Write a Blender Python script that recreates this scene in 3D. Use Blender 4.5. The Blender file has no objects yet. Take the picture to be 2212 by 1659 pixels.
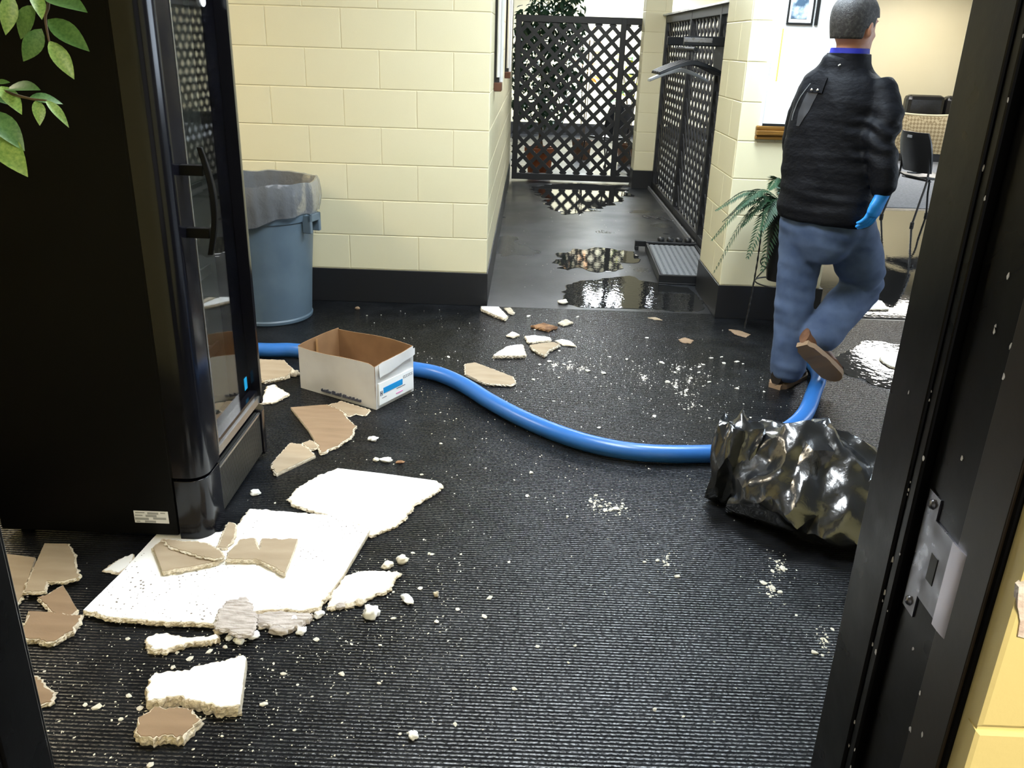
import bpy, bmesh, math, random
import numpy as np
from mathutils import Vector, Matrix, noise
PI = math.pi
S = bpy.context.scene
C = S.collection

# ---------------------------------------------------------------- camera, world, lights, exposure
cam = bpy.data.cameras.new('camera'); cam.sensor_width = 36.0; cam.lens = 36.0 * 1830 / 2212
cam.clip_start = 0.02
cam_o = bpy.data.objects.new('camera', cam); C.objects.link(cam_o)
cam_o.matrix_world = Matrix.Translation((0, 0, 1.48)) @ Matrix([[0.999279, -0.036337, 0.010981], [0.023758, 0.373061, -0.927502], [0.029607, 0.927095, 0.373656]]).to_4x4()
S.camera = cam_o
W = bpy.data.worlds.new('world'); S.world = W; W.use_nodes = True
W.node_tree.nodes['Background'].inputs[0].default_value = (0.9, 0.88, 0.85, 1)
W.node_tree.nodes['Background'].inputs[1].default_value = 0.25
S.view_settings.view_transform = 'Standard'; S.view_settings.look = 'None'
S.view_settings.gamma = 1.0; S.view_settings.use_curve_mapping = False
S.view_settings.exposure = 0.73
CEIL = 2.64
# ceiling fixtures: (x, y, size_x, size_y, emission strength, colour, place words)
TROFFERS = [
    (-0.12, 2.65, 0.55, 1.15, 25, (0.90, 0.96, 1.0), 'above the fallen plaster beside the refrigerator'),
    (0.92, 4.0, 0.55, 1.15, 30, (0.76, 0.89, 1.0), 'above the walking person'),
    (-3.2, 3.6, 0.55, 1.15, 22, (1.0, 0.87, 0.66), 'beyond the refrigerator at the left'),
    (0.55, 7.4, 0.55, 1.15, 18, (0.96, 0.98, 1.0), 'in the corridor before the lattice screen'),
    (0.35, 12.3, 1.15, 0.55, 85, (0.86, 0.94, 1.0), 'behind the lattice screen, over the ficus'),
    (1.6, 14.0, 1.15, 0.55, 100, (0.86, 0.94, 1.0), 'behind the lattice screen, by the back wall'),
    (3.0, 6.3, 0.55, 1.15, 20, (0.88, 0.95, 1.0), 'over the puddle beside the column'),
    (5.2, 11.6, 0.55, 1.15, 26, (1.0, 0.97, 0.92), 'over the patterned sofa'),
    (6.3, 14.2, 1.15, 0.55, 18, (1.0, 0.95, 0.85), 'over the black sofa'),
    (0.62, -0.75, 0.55, 0.55, 58, (1.0, 0.89, 0.66), 'in the passage before the doorway'),
]

# ---------------------------------------------------------------- helpers
def lin(r, g, b):
    f = lambda c: (c / 255 / 12.92) if c / 255 <= 0.04045 else ((c / 255 + 0.055) / 1.055) ** 2.4
    return (f(r), f(g), f(b))

MATS = {}
def mat(name, col, rough=0.5, metal=0.0, var=None, bump=None, spec=0.5, coat=0.0, trans=0.0, ior=1.5, emit=None, rvar=None, alpha=1.0, sss=0.0):
    m = bpy.data.materials.new(name); m.use_nodes = True
    nt = m.node_tree; b = nt.nodes['Principled BSDF']
    b.inputs['Base Color'].default_value = (*col, 1); b.inputs['Roughness'].default_value = rough
    b.inputs['Metallic'].default_value = metal; b.inputs['Specular IOR Level'].default_value = spec
    b.inputs['Coat Weight'].default_value = coat; b.inputs['Transmission Weight'].default_value = trans
    b.inputs['IOR'].default_value = ior; b.inputs['Alpha'].default_value = alpha
    if coat: b.inputs['Coat Roughness'].default_value = 0.08
    if sss: b.inputs['Subsurface Weight'].default_value = sss; b.inputs['Subsurface Radius'].default_value = (0.01, 0.004, 0.002)
    tc = nt.nodes.new('ShaderNodeTexCoord')
    def nz(scale, detail=4, stretch=None):
        n = nt.nodes.new('ShaderNodeTexNoise'); n.inputs['Scale'].default_value = scale; n.inputs['Detail'].default_value = detail
        if stretch:
            mp = nt.nodes.new('ShaderNodeMapping'); mp.inputs['Scale'].default_value = stretch
            nt.links.new(tc.outputs['Object'], mp.inputs[0]); nt.links.new(mp.outputs[0], n.inputs['Vector'])
        else: nt.links.new(tc.outputs['Object'], n.inputs['Vector'])
        return n
    if var:   # (scale, colour2, contrast lo, hi[, stretch])
        n = nz(var[0], 5, var[4] if len(var) > 4 else None)
        r = nt.nodes.new('ShaderNodeValToRGB')
        r.color_ramp.elements[0].position = var[2]; r.color_ramp.elements[0].color = (*col, 1)
        r.color_ramp.elements[1].position = var[3]; r.color_ramp.elements[1].color = (*var[1], 1)
        nt.links.new(n.outputs[0], r.inputs[0]); nt.links.new(r.outputs[0], b.inputs['Base Color'])
    if rvar:
        n = nz(rvar[0], 3); mr = nt.nodes.new('ShaderNodeMapRange')
        mr.inputs[1].default_value = 0.3; mr.inputs[2].default_value = 0.7
        mr.inputs[3].default_value = rvar[1]; mr.inputs[4].default_value = rvar[2]
        nt.links.new(n.outputs[0], mr.inputs[0]); nt.links.new(mr.outputs[0], b.inputs['Roughness'])
    if bump:  # (scale, strength, distance[, stretch])
        n = nz(bump[0], 5, bump[3] if len(bump) > 3 else None)
        bp = nt.nodes.new('ShaderNodeBump'); bp.inputs['Strength'].default_value = bump[1]; bp.inputs['Distance'].default_value = bump[2]
        nt.links.new(n.outputs[0], bp.inputs['Height']); nt.links.new(bp.outputs[0], b.inputs['Normal'])
    if emit:
        b.inputs['Emission Color'].default_value = (*emit[0], 1); b.inputs['Emission Strength'].default_value = emit[1]
    MATS[name] = m
    return m

class MB:
    """collects geometry; build() links it as one mesh object"""
    def __init__(s): s.v = []; s.f = []; s.mi = []; s.cur = 0
    def add(s, vs, fs):
        o = len(s.v); s.v += [tuple(map(float, p)) for p in vs]; s.f += [tuple(i + o for i in f) for f in fs]; s.mi += [s.cur] * len(fs); return s
    def box(s, x0, x1, y0, y1, z0, z1, M=None):
        vs = [(x, y, z) for z in (z0, z1) for x, y in ((x0, y0), (x1, y0), (x1, y1), (x0, y1))]
        if M is not None: vs = [tuple(M @ Vector(p)) for p in vs]
        return s.add(vs, [(3, 2, 1, 0), (4, 5, 6, 7), (0, 1, 5, 4), (1, 2, 6, 5), (2, 3, 7, 6), (3, 0, 4, 7)])
    def loft(s, rings, cap=True, close=True):
        n = len(rings[0]); vs = [p for r in rings for p in r]; fs = []
        for i in range(len(rings) - 1):
            for j in range(n if close else n - 1):
                k = (j + 1) % n; fs.append((i * n + j, i * n + k, (i + 1) * n + k, (i + 1) * n + j))
        if cap: fs += [tuple(range(n - 1, -1, -1)), tuple(range((len(rings) - 1) * n, len(rings) * n))]
        return s.add(vs, fs)
    def tube(s, pts, rad, seg=8, cap=True, flat=1.0):
        pts = [Vector(p) for p in pts]; n = len(pts)
        if not hasattr(rad, '__len__'): rad = [rad] * n
        t0 = (pts[1] - pts[0]).normalized(); up = Vector((0, 0, 1)) if abs(t0.z) < 0.9 else Vector((1, 0, 0))
        nx = t0.cross(up).normalized(); rings = []
        for i in range(n):
            t = (pts[min(i + 1, n - 1)] - pts[max(i - 1, 0)]).normalized()
            nx = (nx - t * nx.dot(t)).normalized(); ny = t.cross(nx)
            rings.append([pts[i] + nx * (rad[i] * math.cos(2 * PI * j / seg)) + ny * (rad[i] * flat * math.sin(2 * PI * j / seg)) for j in range(seg)])
        return s.loft(rings, cap)
    def lathe(s, prof, seg=32, c=(0, 0), cap=True):
        return s.loft([[(c[0] + r * math.cos(2 * PI * j / seg), c[1] + r * math.sin(2 * PI * j / seg), z) for j in range(seg)] for r, z in prof], cap)
    def mesh(s, name, smooth=None, tri=False, clean=False):
        me = bpy.data.meshes.new(name); me.from_pydata(s.v, [], s.f)
        if tri or clean:
            bm = bmesh.new(); bm.from_mesh(me)
            if clean: bmesh.ops.recalc_face_normals(bm, faces=bm.faces)
            if tri: bmesh.ops.triangulate(bm, faces=[f for f in bm.faces if len(f.verts) > 4], quad_method='BEAUTY', ngon_method='BEAUTY')
            bm.to_mesh(me); bm.free()
        elif any(s.mi): me.polygons.foreach_set('material_index', s.mi)
        me.update()
        if smooth is not None:
            me.polygons.foreach_set('use_smooth', [True] * len(me.polygons)); me.set_sharp_from_angle(angle=math.radians(smooth))
        return me
    def build(s, name, m, parent=None, smooth=None, bevel=0, tri=False, clean=False, loc=None):
        return put(name, s.mesh(name, smooth, tri, clean), m, parent, bevel, loc)

def put(name, me, m, parent=None, bevel=0, loc=None):
    o = bpy.data.objects.new(name, me); C.objects.link(o)
    if not len(me.materials):
        for q in (m if isinstance(m, (list, tuple)) else [m]): me.materials.append(MATS[q] if isinstance(q, str) else q)
    if parent is not None: o.parent = parent
    if loc: o.location = loc
    if bevel:
        b = o.modifiers.new('bevel', 'BEVEL'); b.width = bevel; b.segments = 2; b.limit_method = 'ANGLE'; b.angle_limit = 0.6
    return o
def tag(o, label, cat, group=None):
    o['label'] = label; o['category'] = cat
    if group: o['group'] = group
    return o
def thing(name, label, cat, loc=(0, 0, 0), rz=0, group=None):
    o = bpy.data.objects.new(name, None); o.empty_display_size = 0.1; C.objects.link(o)
    o.location = loc; o.rotation_euler = (0, 0, rz)
    return tag(o, label, cat, group)
def struct(o, label=None):
    o['kind'] = 'structure'
    if label: o['label'] = label
    return o
def fuse(mb, voxel, smooth=6, name='fused', factor=0.5):
    """voxel-merge overlapping pieces into one continuous skin, return numpy verts, faces"""
    me = mb.mesh(name, clean=True); o = bpy.data.objects.new(name, me); C.objects.link(o)
    r = o.modifiers.new('r', 'REMESH'); r.mode = 'VOXEL'; r.voxel_size = voxel
    q = o.modifiers.new('s', 'SMOOTH'); q.factor = factor; q.iterations = smooth
    dg = bpy.context.evaluated_depsgraph_get(); dg.update()
    out = bpy.data.meshes.new_from_object(o.evaluated_get(dg)); out.name = name
    bpy.data.objects.remove(o); bpy.data.meshes.remove(me)
    out.polygons.foreach_set('use_smooth', [True] * len(out.polygons))
    return out
def displace(me, fn):
    me.update(); n = len(me.vertices); co = np.empty(n * 3); nr = np.empty(n * 3)
    me.vertices.foreach_get('co', co); me.vertices.foreach_get('normal', nr)
    co = co.reshape(-1, 3); nr = nr.reshape(-1, 3)
    d = np.array([fn(Vector(p), Vector(q)) for p, q in zip(co, nr)])
    co += nr * d[:, None] if d.ndim == 1 else d
    me.vertices.foreach_set('co', co.ravel()); me.update()
def catmull(pts, n):
    pts = [Vector(p) for p in pts]; out = []
    P = [2 * pts[0] - pts[1]] + pts + [2 * pts[-1] - pts[-2]]
    for i in range(1, len(P) - 2):
        for k in range(n):
            t = k / n; a, b, c, d = P[i - 1:i + 3]
            out.append(0.5 * (2 * b + (c - a) * t + (2 * a - 5 * b + 4 * c - d) * t * t + (3 * b - a - 3 * c + d) * t ** 3))
    out.append(pts[-1]); return out
def copy_tree(o, parent=None):
    c = o.copy(); C.objects.link(c)
    if parent is not None: c.parent = parent
    for ch in o.children: copy_tree(ch, c)
    return c

# ---------------------------------------------------------------- materials
cream = lin(222, 214, 180)
mat('wall_cream', cream, 0.42, var=(1.2, lin(217, 208, 171), 0.35, 0.75), bump=(160, 0.12, 0.002))
mat('wall_cream_far', lin(226, 216, 184), 0.5, var=(0.7, lin(216, 205, 170), 0.3, 0.75))
mat('mortar_cream', lin(212, 202, 164), 0.5)
mat('wall_cream_lamplit', lin(232, 214, 148), 0.45, bump=(120, 0.15, 0.002))  # cream paint with the passage lamp's warm yellow mixed into its colour
mat('plaster_chip', lin(216, 196, 188), 0.9, var=(40, lin(238, 232, 225), 0.35, 0.65), bump=(90, 0.8, 0.004))
mat('base_black', (0.010, 0.010, 0.011), 0.42)
mat('black_paint', (0.0032, 0.003, 0.0028), 0.33, spec=0.2, bump=(60, 0.08, 0.002), rvar=(14, 0.24, 0.42))
mat('jamb_brown', (0.016, 0.011, 0.006), 0.38, bump=(60, 0.08, 0.002))
mat('chip_white', (0.7, 0.68, 0.64), 0.8)
mat('ceiling_tile', (0.55, 0.54, 0.52), 0.9)
mat('fixture_white', (0.8, 0.8, 0.8), 0.5)
mat('lattice_black', (0.012, 0.012, 0.013), 0.45)
mat('rail_white', (0.62, 0.62, 0.60), 0.55, var=(8, (0.42, 0.42, 0.42), 0.4, 0.65))
mat('rail_grey', (0.18, 0.18, 0.19), 0.5)
mat('steel', (0.26, 0.26, 0.29), 0.32, 1.0, rvar=(60, 0.22, 0.45))
mat('lip_steel', (0.50, 0.48, 0.54), 0.3, 0.9)
mat('fridge_black', (0.0022, 0.0022, 0.0025), 0.5, spec=0.1, bump=(500, 0.05, 0.0008))
mat('fridge_gloss', (0.004, 0.004, 0.006), 0.16, spec=0.32)
mat('fridge_trim', (0.45, 0.45, 0.44), 0.25, 0.9)
mat('fridge_inside', (0.30, 0.31, 0.30), 0.5)
mat('fridge_shelf', (0.75, 0.76, 0.75), 0.35, 0.6)
mat('grille_grey', (0.055, 0.055, 0.052), 0.45, 0.3)
mat('glass', (0.90, 0.95, 0.93), 0.02, trans=1.0, ior=1.5)
mat('sticker_white', (0.72, 0.73, 0.76), 0.5)
mat('sticker_grey', (0.30, 0.31, 0.33), 0.5)
mat('sticker_blue', lin(30, 150, 200), 0.4)
mat('can_grey', lin(86, 102, 114), 0.42, var=(6, lin(79, 95, 108), 0.4, 0.6), bump=(200, 0.06, 0.001))
mat('liner', lin(112, 114, 117), 0.2, trans=0.3, ior=1.25, spec=0.7, bump=(22, 0.6, 0.012))
mat('card_white', lin(214, 213, 211), 0.55, var=(7, lin(203, 201, 198), 0.4, 0.7))
mat('card_brown', lin(136, 103, 70), 0.8, var=(9, lin(124, 92, 61), 0.35, 0.65))
mat('card_tape', lin(150, 112, 70), 0.5)
mat('print_blue', lin(20, 140, 205), 0.5)
mat('print_dark', lin(70, 72, 84), 0.6)
mat('print_pink', lin(225, 140, 190), 0.6)
mat('hose_blue', lin(48, 106, 176), 0.30, spec=0.5, bump=(40, 0.05, 0.002))
mat('bag_black', (0.010, 0.011, 0.013), 0.22, spec=1.0, coat=0.7, bump=(34, 0.3, 0.008))
mat('gypsum', lin(214, 203, 182), 0.95, var=(60, lin(186, 172, 150), 0.4, 0.68), bump=(140, 1.0, 0.006))
mat('plaster_white', lin(238, 238, 236), 0.85, bump=(220, 0.35, 0.002))
mat('plaster_speck', lin(238, 238, 236), 0.85, bump=(220, 0.35, 0.002))
mat('paper_tan', lin(166, 149, 125), 0.85, var=(5, lin(150, 132, 108), 0.35, 0.7, (1, 4, 1)), bump=(160, 0.25, 0.001))
mat('paper_brown', lin(142, 118, 92), 0.85, var=(5, lin(127, 103, 78), 0.35, 0.7, (1, 5, 1)), bump=(160, 0.25, 0.001))
mat('bark_brown', lin(150, 112, 76), 0.85, var=(30, lin(110, 78, 52), 0.4, 0.6), bump=(90, 0.6, 0.003))
mat('torn_layer', lin(192, 184, 178), 0.9, var=(24, lin(150, 140, 130), 0.4, 0.65, (1, 6, 6)), bump=(70, 0.9, 0.006))
mat('crumb', lin(226, 220, 205), 0.95, bump=(300, 0.6, 0.002))
mat('leaf_green', lin(98, 136, 62), 0.42, var=(16, lin(140, 168, 92), 0.35, 0.7))
mat('leaf_mid', lin(56, 96, 44), 0.42, var=(16, lin(84, 122, 66), 0.35, 0.7))
mat('leaf_dark', lin(34, 66, 44), 0.45, var=(10, lin(58, 92, 66), 0.4, 0.7))
mat('leaf_yellow', lin(205, 190, 40), 0.5, var=(8, lin(120, 150, 40), 0.45, 0.6))
mat('flower_orange', lin(224, 140, 40), 0.6)
mat('fern_green', lin(22, 54, 31), 0.6, var=(12, lin(36, 74, 45), 0.4, 0.65))
mat('twig', lin(82, 66, 46), 0.8)
mat('terracotta', lin(150, 84, 44), 0.8, var=(10, lin(126, 66, 34), 0.4, 0.65))
mat('basket', lin(96, 66, 42), 0.8, bump=(60, 0.8, 0.01, (1, 1, 3)))
mat('soil', (0.02, 0.014, 0.01), 0.95)
mat('iron', (0.012, 0.011, 0.010), 0.5, bump=(120, 0.4, 0.002))
mat('rust', lin(92, 58, 38), 0.85, bump=(90, 0.5, 0.002))
mat('pole_white', (0.72, 0.70, 0.66), 0.5)
mat('pot_black', (0.008, 0.008, 0.008), 0.35)
mat('tray_black', (0.008, 0.008, 0.009), 0.4)
mat('tray_grey', (0.20, 0.21, 0.22), 0.38)
mat('hanger_dark', (0.006, 0.0065, 0.008), 0.5, spec=0.25)
mat('hanger_grey', (0.32, 0.33, 0.34), 0.4)
mat('gold_frame', lin(150, 108, 46), 0.4, 0.4, var=(6, lin(112, 76, 30), 0.4, 0.65, (1, 1, 12)))
mat('poster_white', (0.86, 0.86, 0.84), 0.5)
mat('reflection_gold', lin(226, 190, 100), 0.5)
mat('frame_black', (0.01, 0.01, 0.01), 0.4)
mat('photo_blue', lin(70, 92, 112), 0.4, var=(14, lin(206, 220, 228), 0.42, 0.58))
mat('jacket', (0.0042, 0.0047, 0.0066), 0.60, var=(5, (0.0066, 0.0072, 0.0096), 0.35, 0.7), bump=(38, 0.45, 0.008, (1, 1, 1.6)), spec=0.12)
mat('jacket_panel', (0.020, 0.023, 0.030), 0.5)
mat('cord_grey', (0.20, 0.21, 0.22), 0.5)
mat('jeans', lin(80, 98, 130), 0.85, var=(9, lin(58, 76, 108), 0.38, 0.68), bump=(320, 0.35, 0.0012))
mat('jeans_stain', lin(52, 66, 70), 0.9)
mat('skin', lin(205, 152, 128), 0.5, sss=0.1, var=(20, lin(190, 134, 110), 0.4, 0.7))
mat('hair', (0.018, 0.016, 0.015), 0.6, var=(90, (0.06, 0.056, 0.052), 0.45, 0.7), bump=(260, 0.8, 0.004))
mat('collar_blue', lin(34, 44, 170), 0.7)
mat('glove_blue', lin(42, 140, 225), 0.35, bump=(60, 0.25, 0.003))
mat('shoe_brown', lin(120, 84, 60), 0.55, var=(20, lin(92, 62, 44), 0.4, 0.65))
mat('shoe_sole', lin(150, 124, 98), 0.75)
mat('shoe_dark', (0.02, 0.015, 0.012), 0.5)
mat('snap', (0.8, 0.8, 0.82), 0.25, 1.0)
mat('eye_white', (0.8, 0.8, 0.78), 0.3)
mat('leather_black', (0.009, 0.009, 0.010), 0.25, bump=(40, 0.25, 0.004))
mat('chair_black', (0.012, 0.012, 0.013), 0.4)
mat('carpet_sheen', (0.20, 0.21, 0.235), 0.9, var=(40, (0.15, 0.16, 0.18), 0.4, 0.6))  # pale blue-grey stands in for the sheen reflected by the wet floor

def checker_fabric():
    m = mat('sofa_fabric', lin(166, 150, 118), 0.8); nt = m.node_tree; b = nt.nodes['Principled BSDF']
    tc = nt.nodes.new('ShaderNodeTexCoord'); mp = nt.nodes.new('ShaderNodeMapping'); mp.inputs['Rotation'].default_value = (0, 0.78, 0)
    ck = nt.nodes.new('ShaderNodeTexChecker'); ck.inputs['Scale'].default_value = 26
    ck.inputs[1].default_value = (*lin(182, 166, 132), 1); ck.inputs[2].default_value = (*lin(140, 124, 92), 1)
    nt.links.new(tc.outputs['Object'], mp.inputs[0]); nt.links.new(mp.outputs[0], ck.inputs[0]); nt.links.new(ck.outputs[0], b.inputs['Base Color'])
checker_fabric()

def speck_mat():
    m = MATS['plaster_speck']; nt = m.node_tree; b = nt.nodes['Principled BSDF']
    tc = nt.nodes.new('ShaderNodeTexCoord'); v = nt.nodes.new('ShaderNodeTexVoronoi'); v.inputs['Scale'].default_value = 75
    n = nt.nodes.new('ShaderNodeTexNoise'); n.inputs['Scale'].default_value = 5
    sub = nt.nodes.new('ShaderNodeMath'); sub.operation = 'MULTIPLY_ADD'; sub.inputs[1].default_value = -0.8; sub.inputs[2].default_value = 0.50
    lt = nt.nodes.new('ShaderNodeMath'); lt.operation = 'LESS_THAN'
    mx = nt.nodes.new('ShaderNodeMix'); mx.data_type = 'RGBA'
    mx.inputs[6].default_value = (*lin(238, 238, 236), 1); mx.inputs[7].default_value = (*lin(120, 112, 104), 1)
    nt.links.new(tc.outputs['Object'], v.inputs['Vector']); nt.links.new(tc.outputs['Object'], n.inputs['Vector'])
    nt.links.new(n.outputs[0], sub.inputs[0]); nt.links.new(v.outputs['Distance'], lt.inputs[0]); nt.links.new(sub.outputs[0], lt.inputs[1])
    nt.links.new(lt.outputs[0], mx.inputs[0]); nt.links.new(mx.outputs[2], b.inputs['Base Color'])
speck_mat()

def floor_mats():
    # ribbed black rubber matting: ribs run across the room (along X), with dust and damp patches
    m = bpy.data.materials.new('rubber_mat'); m.use_nodes = True; MATS['rubber_mat'] = m
    nt = m.node_tree; b = nt.nodes['Principled BSDF']; N = nt.nodes.new; L = nt.links.new
    tc = N('ShaderNodeTexCoord')
    wv = N('ShaderNodeTexWave'); wv.wave_type = 'BANDS'; wv.bands_direction = 'Y'; wv.wave_profile = 'SIN'
    wv.inputs['Scale'].default_value = 2 * PI / 20 / 0.0115; wv.inputs['Distortion'].default_value = 0.25; wv.inputs['Detail'].default_value = 1; wv.inputs['Detail Scale'].default_value = 0.3
    fine = N('ShaderNodeTexNoise'); fine.inputs['Scale'].default_value = 170; fine.inputs['Detail'].default_value = 4; fine.inputs['Roughness'].default_value = 0.65
    big = N('ShaderNodeTexNoise'); big.inputs['Scale'].default_value = 1.6; big.inputs['Detail'].default_value = 4
    mid = N('ShaderNodeTexNoise'); mid.inputs['Scale'].default_value = 7; mid.inputs['Detail'].default_value = 5
    for n in (wv, fine, big, mid): L(tc.outputs['Object'], n.inputs['Vector'])
    b1 = N('ShaderNodeBump'); b1.inputs['Strength'].default_value = 0.26; b1.inputs['Distance'].default_value = 0.0035
    b2 = N('ShaderNodeBump'); b2.inputs['Strength'].default_value = 1.0; b2.inputs['Distance'].default_value = 0.0013
    L(wv.outputs['Fac'], b1.inputs['Height']); L(fine.outputs[0], b2.inputs['Height']); L(b1.outputs[0], b2.inputs['Normal']); L(b2.outputs[0], b.inputs['Normal'])
    rp = N('ShaderNodeValToRGB'); rp.color_ramp.elements[0].position = 0.36; rp.color_ramp.elements[1].position = 0.66
    rp.color_ramp.elements[0].color = (0.15, 0.15, 0.15, 1); rp.color_ramp.elements[1].color = (0.21, 0.21, 0.21, 1)
    L(big.outputs[0], rp.inputs[0]); L(rp.outputs[0], b.inputs['Roughness'])
    cr = N('ShaderNodeValToRGB'); cr.color_ramp.elements[0].position = 0.42; cr.color_ramp.elements[1].position = 0.75
    cr.color_ramp.elements[0].color = (0.0062, 0.0066, 0.0075, 1); cr.color_ramp.elements[1].color = (0.016, 0.017, 0.019, 1)
    L(mid.outputs[0], cr.inputs[0])
    # fine plaster dust specks
    vo = N('ShaderNodeTexVoronoi'); vo.inputs['Scale'].default_value = 150
    L(tc.outputs['Object'], vo.inputs['Vector'])
    th = N('ShaderNodeMapRange'); th.inputs[1].default_value = 0.45; th.inputs[2].default_value = 0.8; th.inputs[3].default_value = 0.0; th.inputs[4].default_value = 0.10
    L(mid.outputs[0], th.inputs[0])
    lt = N('ShaderNodeMath'); lt.operation = 'LESS_THAN'; L(vo.outputs['Distance'], lt.inputs[0]); L(th.outputs[0], lt.inputs[1])
    mx = N('ShaderNodeMix'); mx.data_type = 'RGBA'; mx.inputs[7].default_value = (0.42, 0.41, 0.38, 1)
    L(lt.outputs[0], mx.inputs[0]); L(cr.outputs[0], mx.inputs[6]); L(mx.outputs[2], b.inputs['Base Color'])
    # the rib crowns are worn glossy in short dashes, the grooves stay dull
    gr = N('ShaderNodeTexNoise'); gr.inputs['Scale'].default_value = 1.0; gr.inputs['Detail'].default_value = 3
    mg = N('ShaderNodeMapping'); mg.inputs['Scale'].default_value = (110, 170, 1); L(tc.outputs['Object'], mg.inputs[0]); L(mg.outputs[0], gr.inputs['Vector'])
    r1 = N('ShaderNodeMapRange'); r1.inputs[1].default_value = 0.35; r1.inputs[2].default_value = 0.9; r1.inputs[3].default_value = 0.03; r1.inputs[4].default_value = 1.3; L(wv.outputs['Fac'], r1.inputs[0])
    r2 = N('ShaderNodeMapRange'); r2.inputs[1].default_value = 0.42; r2.inputs[2].default_value = 0.62; r2.inputs[3].default_value = 0.12; r2.inputs[4].default_value = 1.0; L(gr.outputs[0], r2.inputs[0])
    mu = N('ShaderNodeMath'); mu.operation = 'MULTIPLY'; L(r1.outputs[0], mu.inputs[0]); L(r2.outputs[0], mu.inputs[1]); L(mu.outputs[0], b.inputs['Specular IOR Level'])
    # smooth wet floor beyond the matting
    m = bpy.data.materials.new('wet_floor'); m.use_nodes = True; MATS['wet_floor'] = m
    nt = m.node_tree; b = nt.nodes['Principled BSDF']; N = nt.nodes.new; L = nt.links.new
    tc = N('ShaderNodeTexCoord')
    b.inputs['Base Color'].default_value = (0.016, 0.017, 0.019, 1); b.inputs['Specular IOR Level'].default_value = 0.6
    big = N('ShaderNodeTexNoise'); big.inputs['Scale'].default_value = 1.3; big.inputs['Detail'].default_value = 3
    fine = N('ShaderNodeTexNoise'); fine.inputs['Scale'].default_value = 90; fine.inputs['Detail'].default_value = 4
    mp = N('ShaderNodeMapping'); mp.inputs['Scale'].default_value = (0.5, 1, 1)
    L(tc.outputs['Object'], mp.inputs[0]); L(mp.outputs[0], fine.inputs['Vector']); L(tc.outputs['Object'], big.inputs['Vector'])
    mr = N('ShaderNodeMapRange'); mr.inputs[1].default_value = 0.35; mr.inputs[2].default_value = 0.65; mr.inputs[3].default_value = 0.24; mr.inputs[4].default_value = 0.44
    L(big.outputs[0], mr.inputs[0]); L(mr.outputs[0], b.inputs['Roughness'])
    bp = N('ShaderNodeBump'); bp.inputs['Strength'].default_value = 0.35; bp.inputs['Distance'].default_value = 0.003
    L(fine.outputs[0], bp.inputs['Height']); L(bp.outputs[0], b.inputs['Normal'])
    # standing water over black floor
    for nm, dist in (('water_still', 0.0006), ('water_ripple', 0.0016)):
        m = bpy.data.materials.new(nm); m.use_nodes = True; MATS[nm] = m
        nt = m.node_tree; b = nt.nodes['Principled BSDF']; N = nt.nodes.new; L = nt.links.new
        b.inputs['Base Color'].default_value = (0.010, 0.010, 0.010, 1); b.inputs['Roughness'].default_value = 0.03
        b.inputs['IOR'].default_value = 1.42; b.inputs['Specular IOR Level'].default_value = 0.6
        tc = N('ShaderNodeTexCoord'); n = N('ShaderNodeTexNoise'); n.inputs['Scale'].default_value = 28; n.inputs['Detail'].default_value = 2
        L(tc.outputs['Object'], n.inputs['Vector'])
        bp = N('ShaderNodeBump'); bp.inputs['Strength'].default_value = 0.4; bp.inputs['Distance'].default_value = dist
        L(n.outputs[0], bp.inputs['Height']); L(bp.outputs[0], b.inputs['Normal'])
floor_mats()

# ---------------------------------------------------------------- room shell
XL, XR, YB = -4.5, 9.0, 15.47
b = MB().box(XL, XR, 4.915, YB, -0.06, 0.0); struct(b.build('floor', 'wet_floor'), 'wet black floor of the corridor and far room')
b = MB().box(XL, XR, -2.0, 4.915, -0.06, 0.0); struct(b.build('floor_near', 'rubber_mat'), 'black ribbed rubber matting strewn with plaster dust')
b = MB().box(XL, XR, -2.0, YB, CEIL, CEIL + 0.05); struct(b.build('ceiling', 'ceiling_tile'), 'plain pale ceiling')
b = MB().box(3.0, 8.95, 8.98, 15.4, 0.0, 0.006); struct(b.build('floor_carpet', 'carpet_sheen'), 'carpet in front of the patterned sofa, wet sheen in its grey colour')

BH, BL = 0.2032, 0.4064
block_cache = {}
def block_mesh(L, H):
    k = (round(L, 3), round(H, 3))
    if k not in block_cache:
        a, c, j, e = L / 2 - 0.0016, H / 2 - 0.0022, 0.0022, 0.003
        R = lambda x, z, y: [(-x, y, -z), (x, y, -z), (x, y, z), (-x, y, z)]
        v = R(a, c, 0.014) + R(a, c, -0.0005 + j) + R(a - e, c - e, 0)
        f = []
        for r in (0, 4):
            for i in range(4): f.append((r + i, r + (i + 1) % 4, r + 4 + (i + 1) % 4, r + 4 + i))
        f.append((8, 9, 10, 11))
        me = bpy.data.meshes.new('block'); me.from_pydata(v, [], f); me.update(); block_cache[k] = me
    return block_cache[k]
def blocks(parent, p0, u, length, matn, k0=1, k1=13, phase=0.0):
    """lay concrete blocks along u from p0 (outer face plane); outward normal is u rotated -90 deg"""
    ang = math.atan2(u[1], u[0])
    for k in range(k0, k1):
        s = -BL + (phase + (0.5 * BL if k % 2 else 0.0)) % BL
        while s < length - 0.001:
            a, e = max(s, 0), min(s + BL, length)
            if e - a > 0.03:
                o = put('block', block_mesh(e - a, BH), matn, parent)
                c = (a + e) / 2
                o.location = (p0[0] + u[0] * c, p0[1] + u[1] * c, (k + 0.5) * BH); o.rotation_euler = (0, 0, ang)
            s += BL
REC = 0.0028
w = struct(MB().box(XL, -0.23 - REC, 4.92 + REC, 5.1, 0, CEIL).build('wall_center', 'mortar_cream'), 'cream painted block wall behind the trash can')
blocks(w, (-2.6684, 4.92), (1, 0), 2.4384, 'wall_cream', phase=0.2032)
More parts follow.
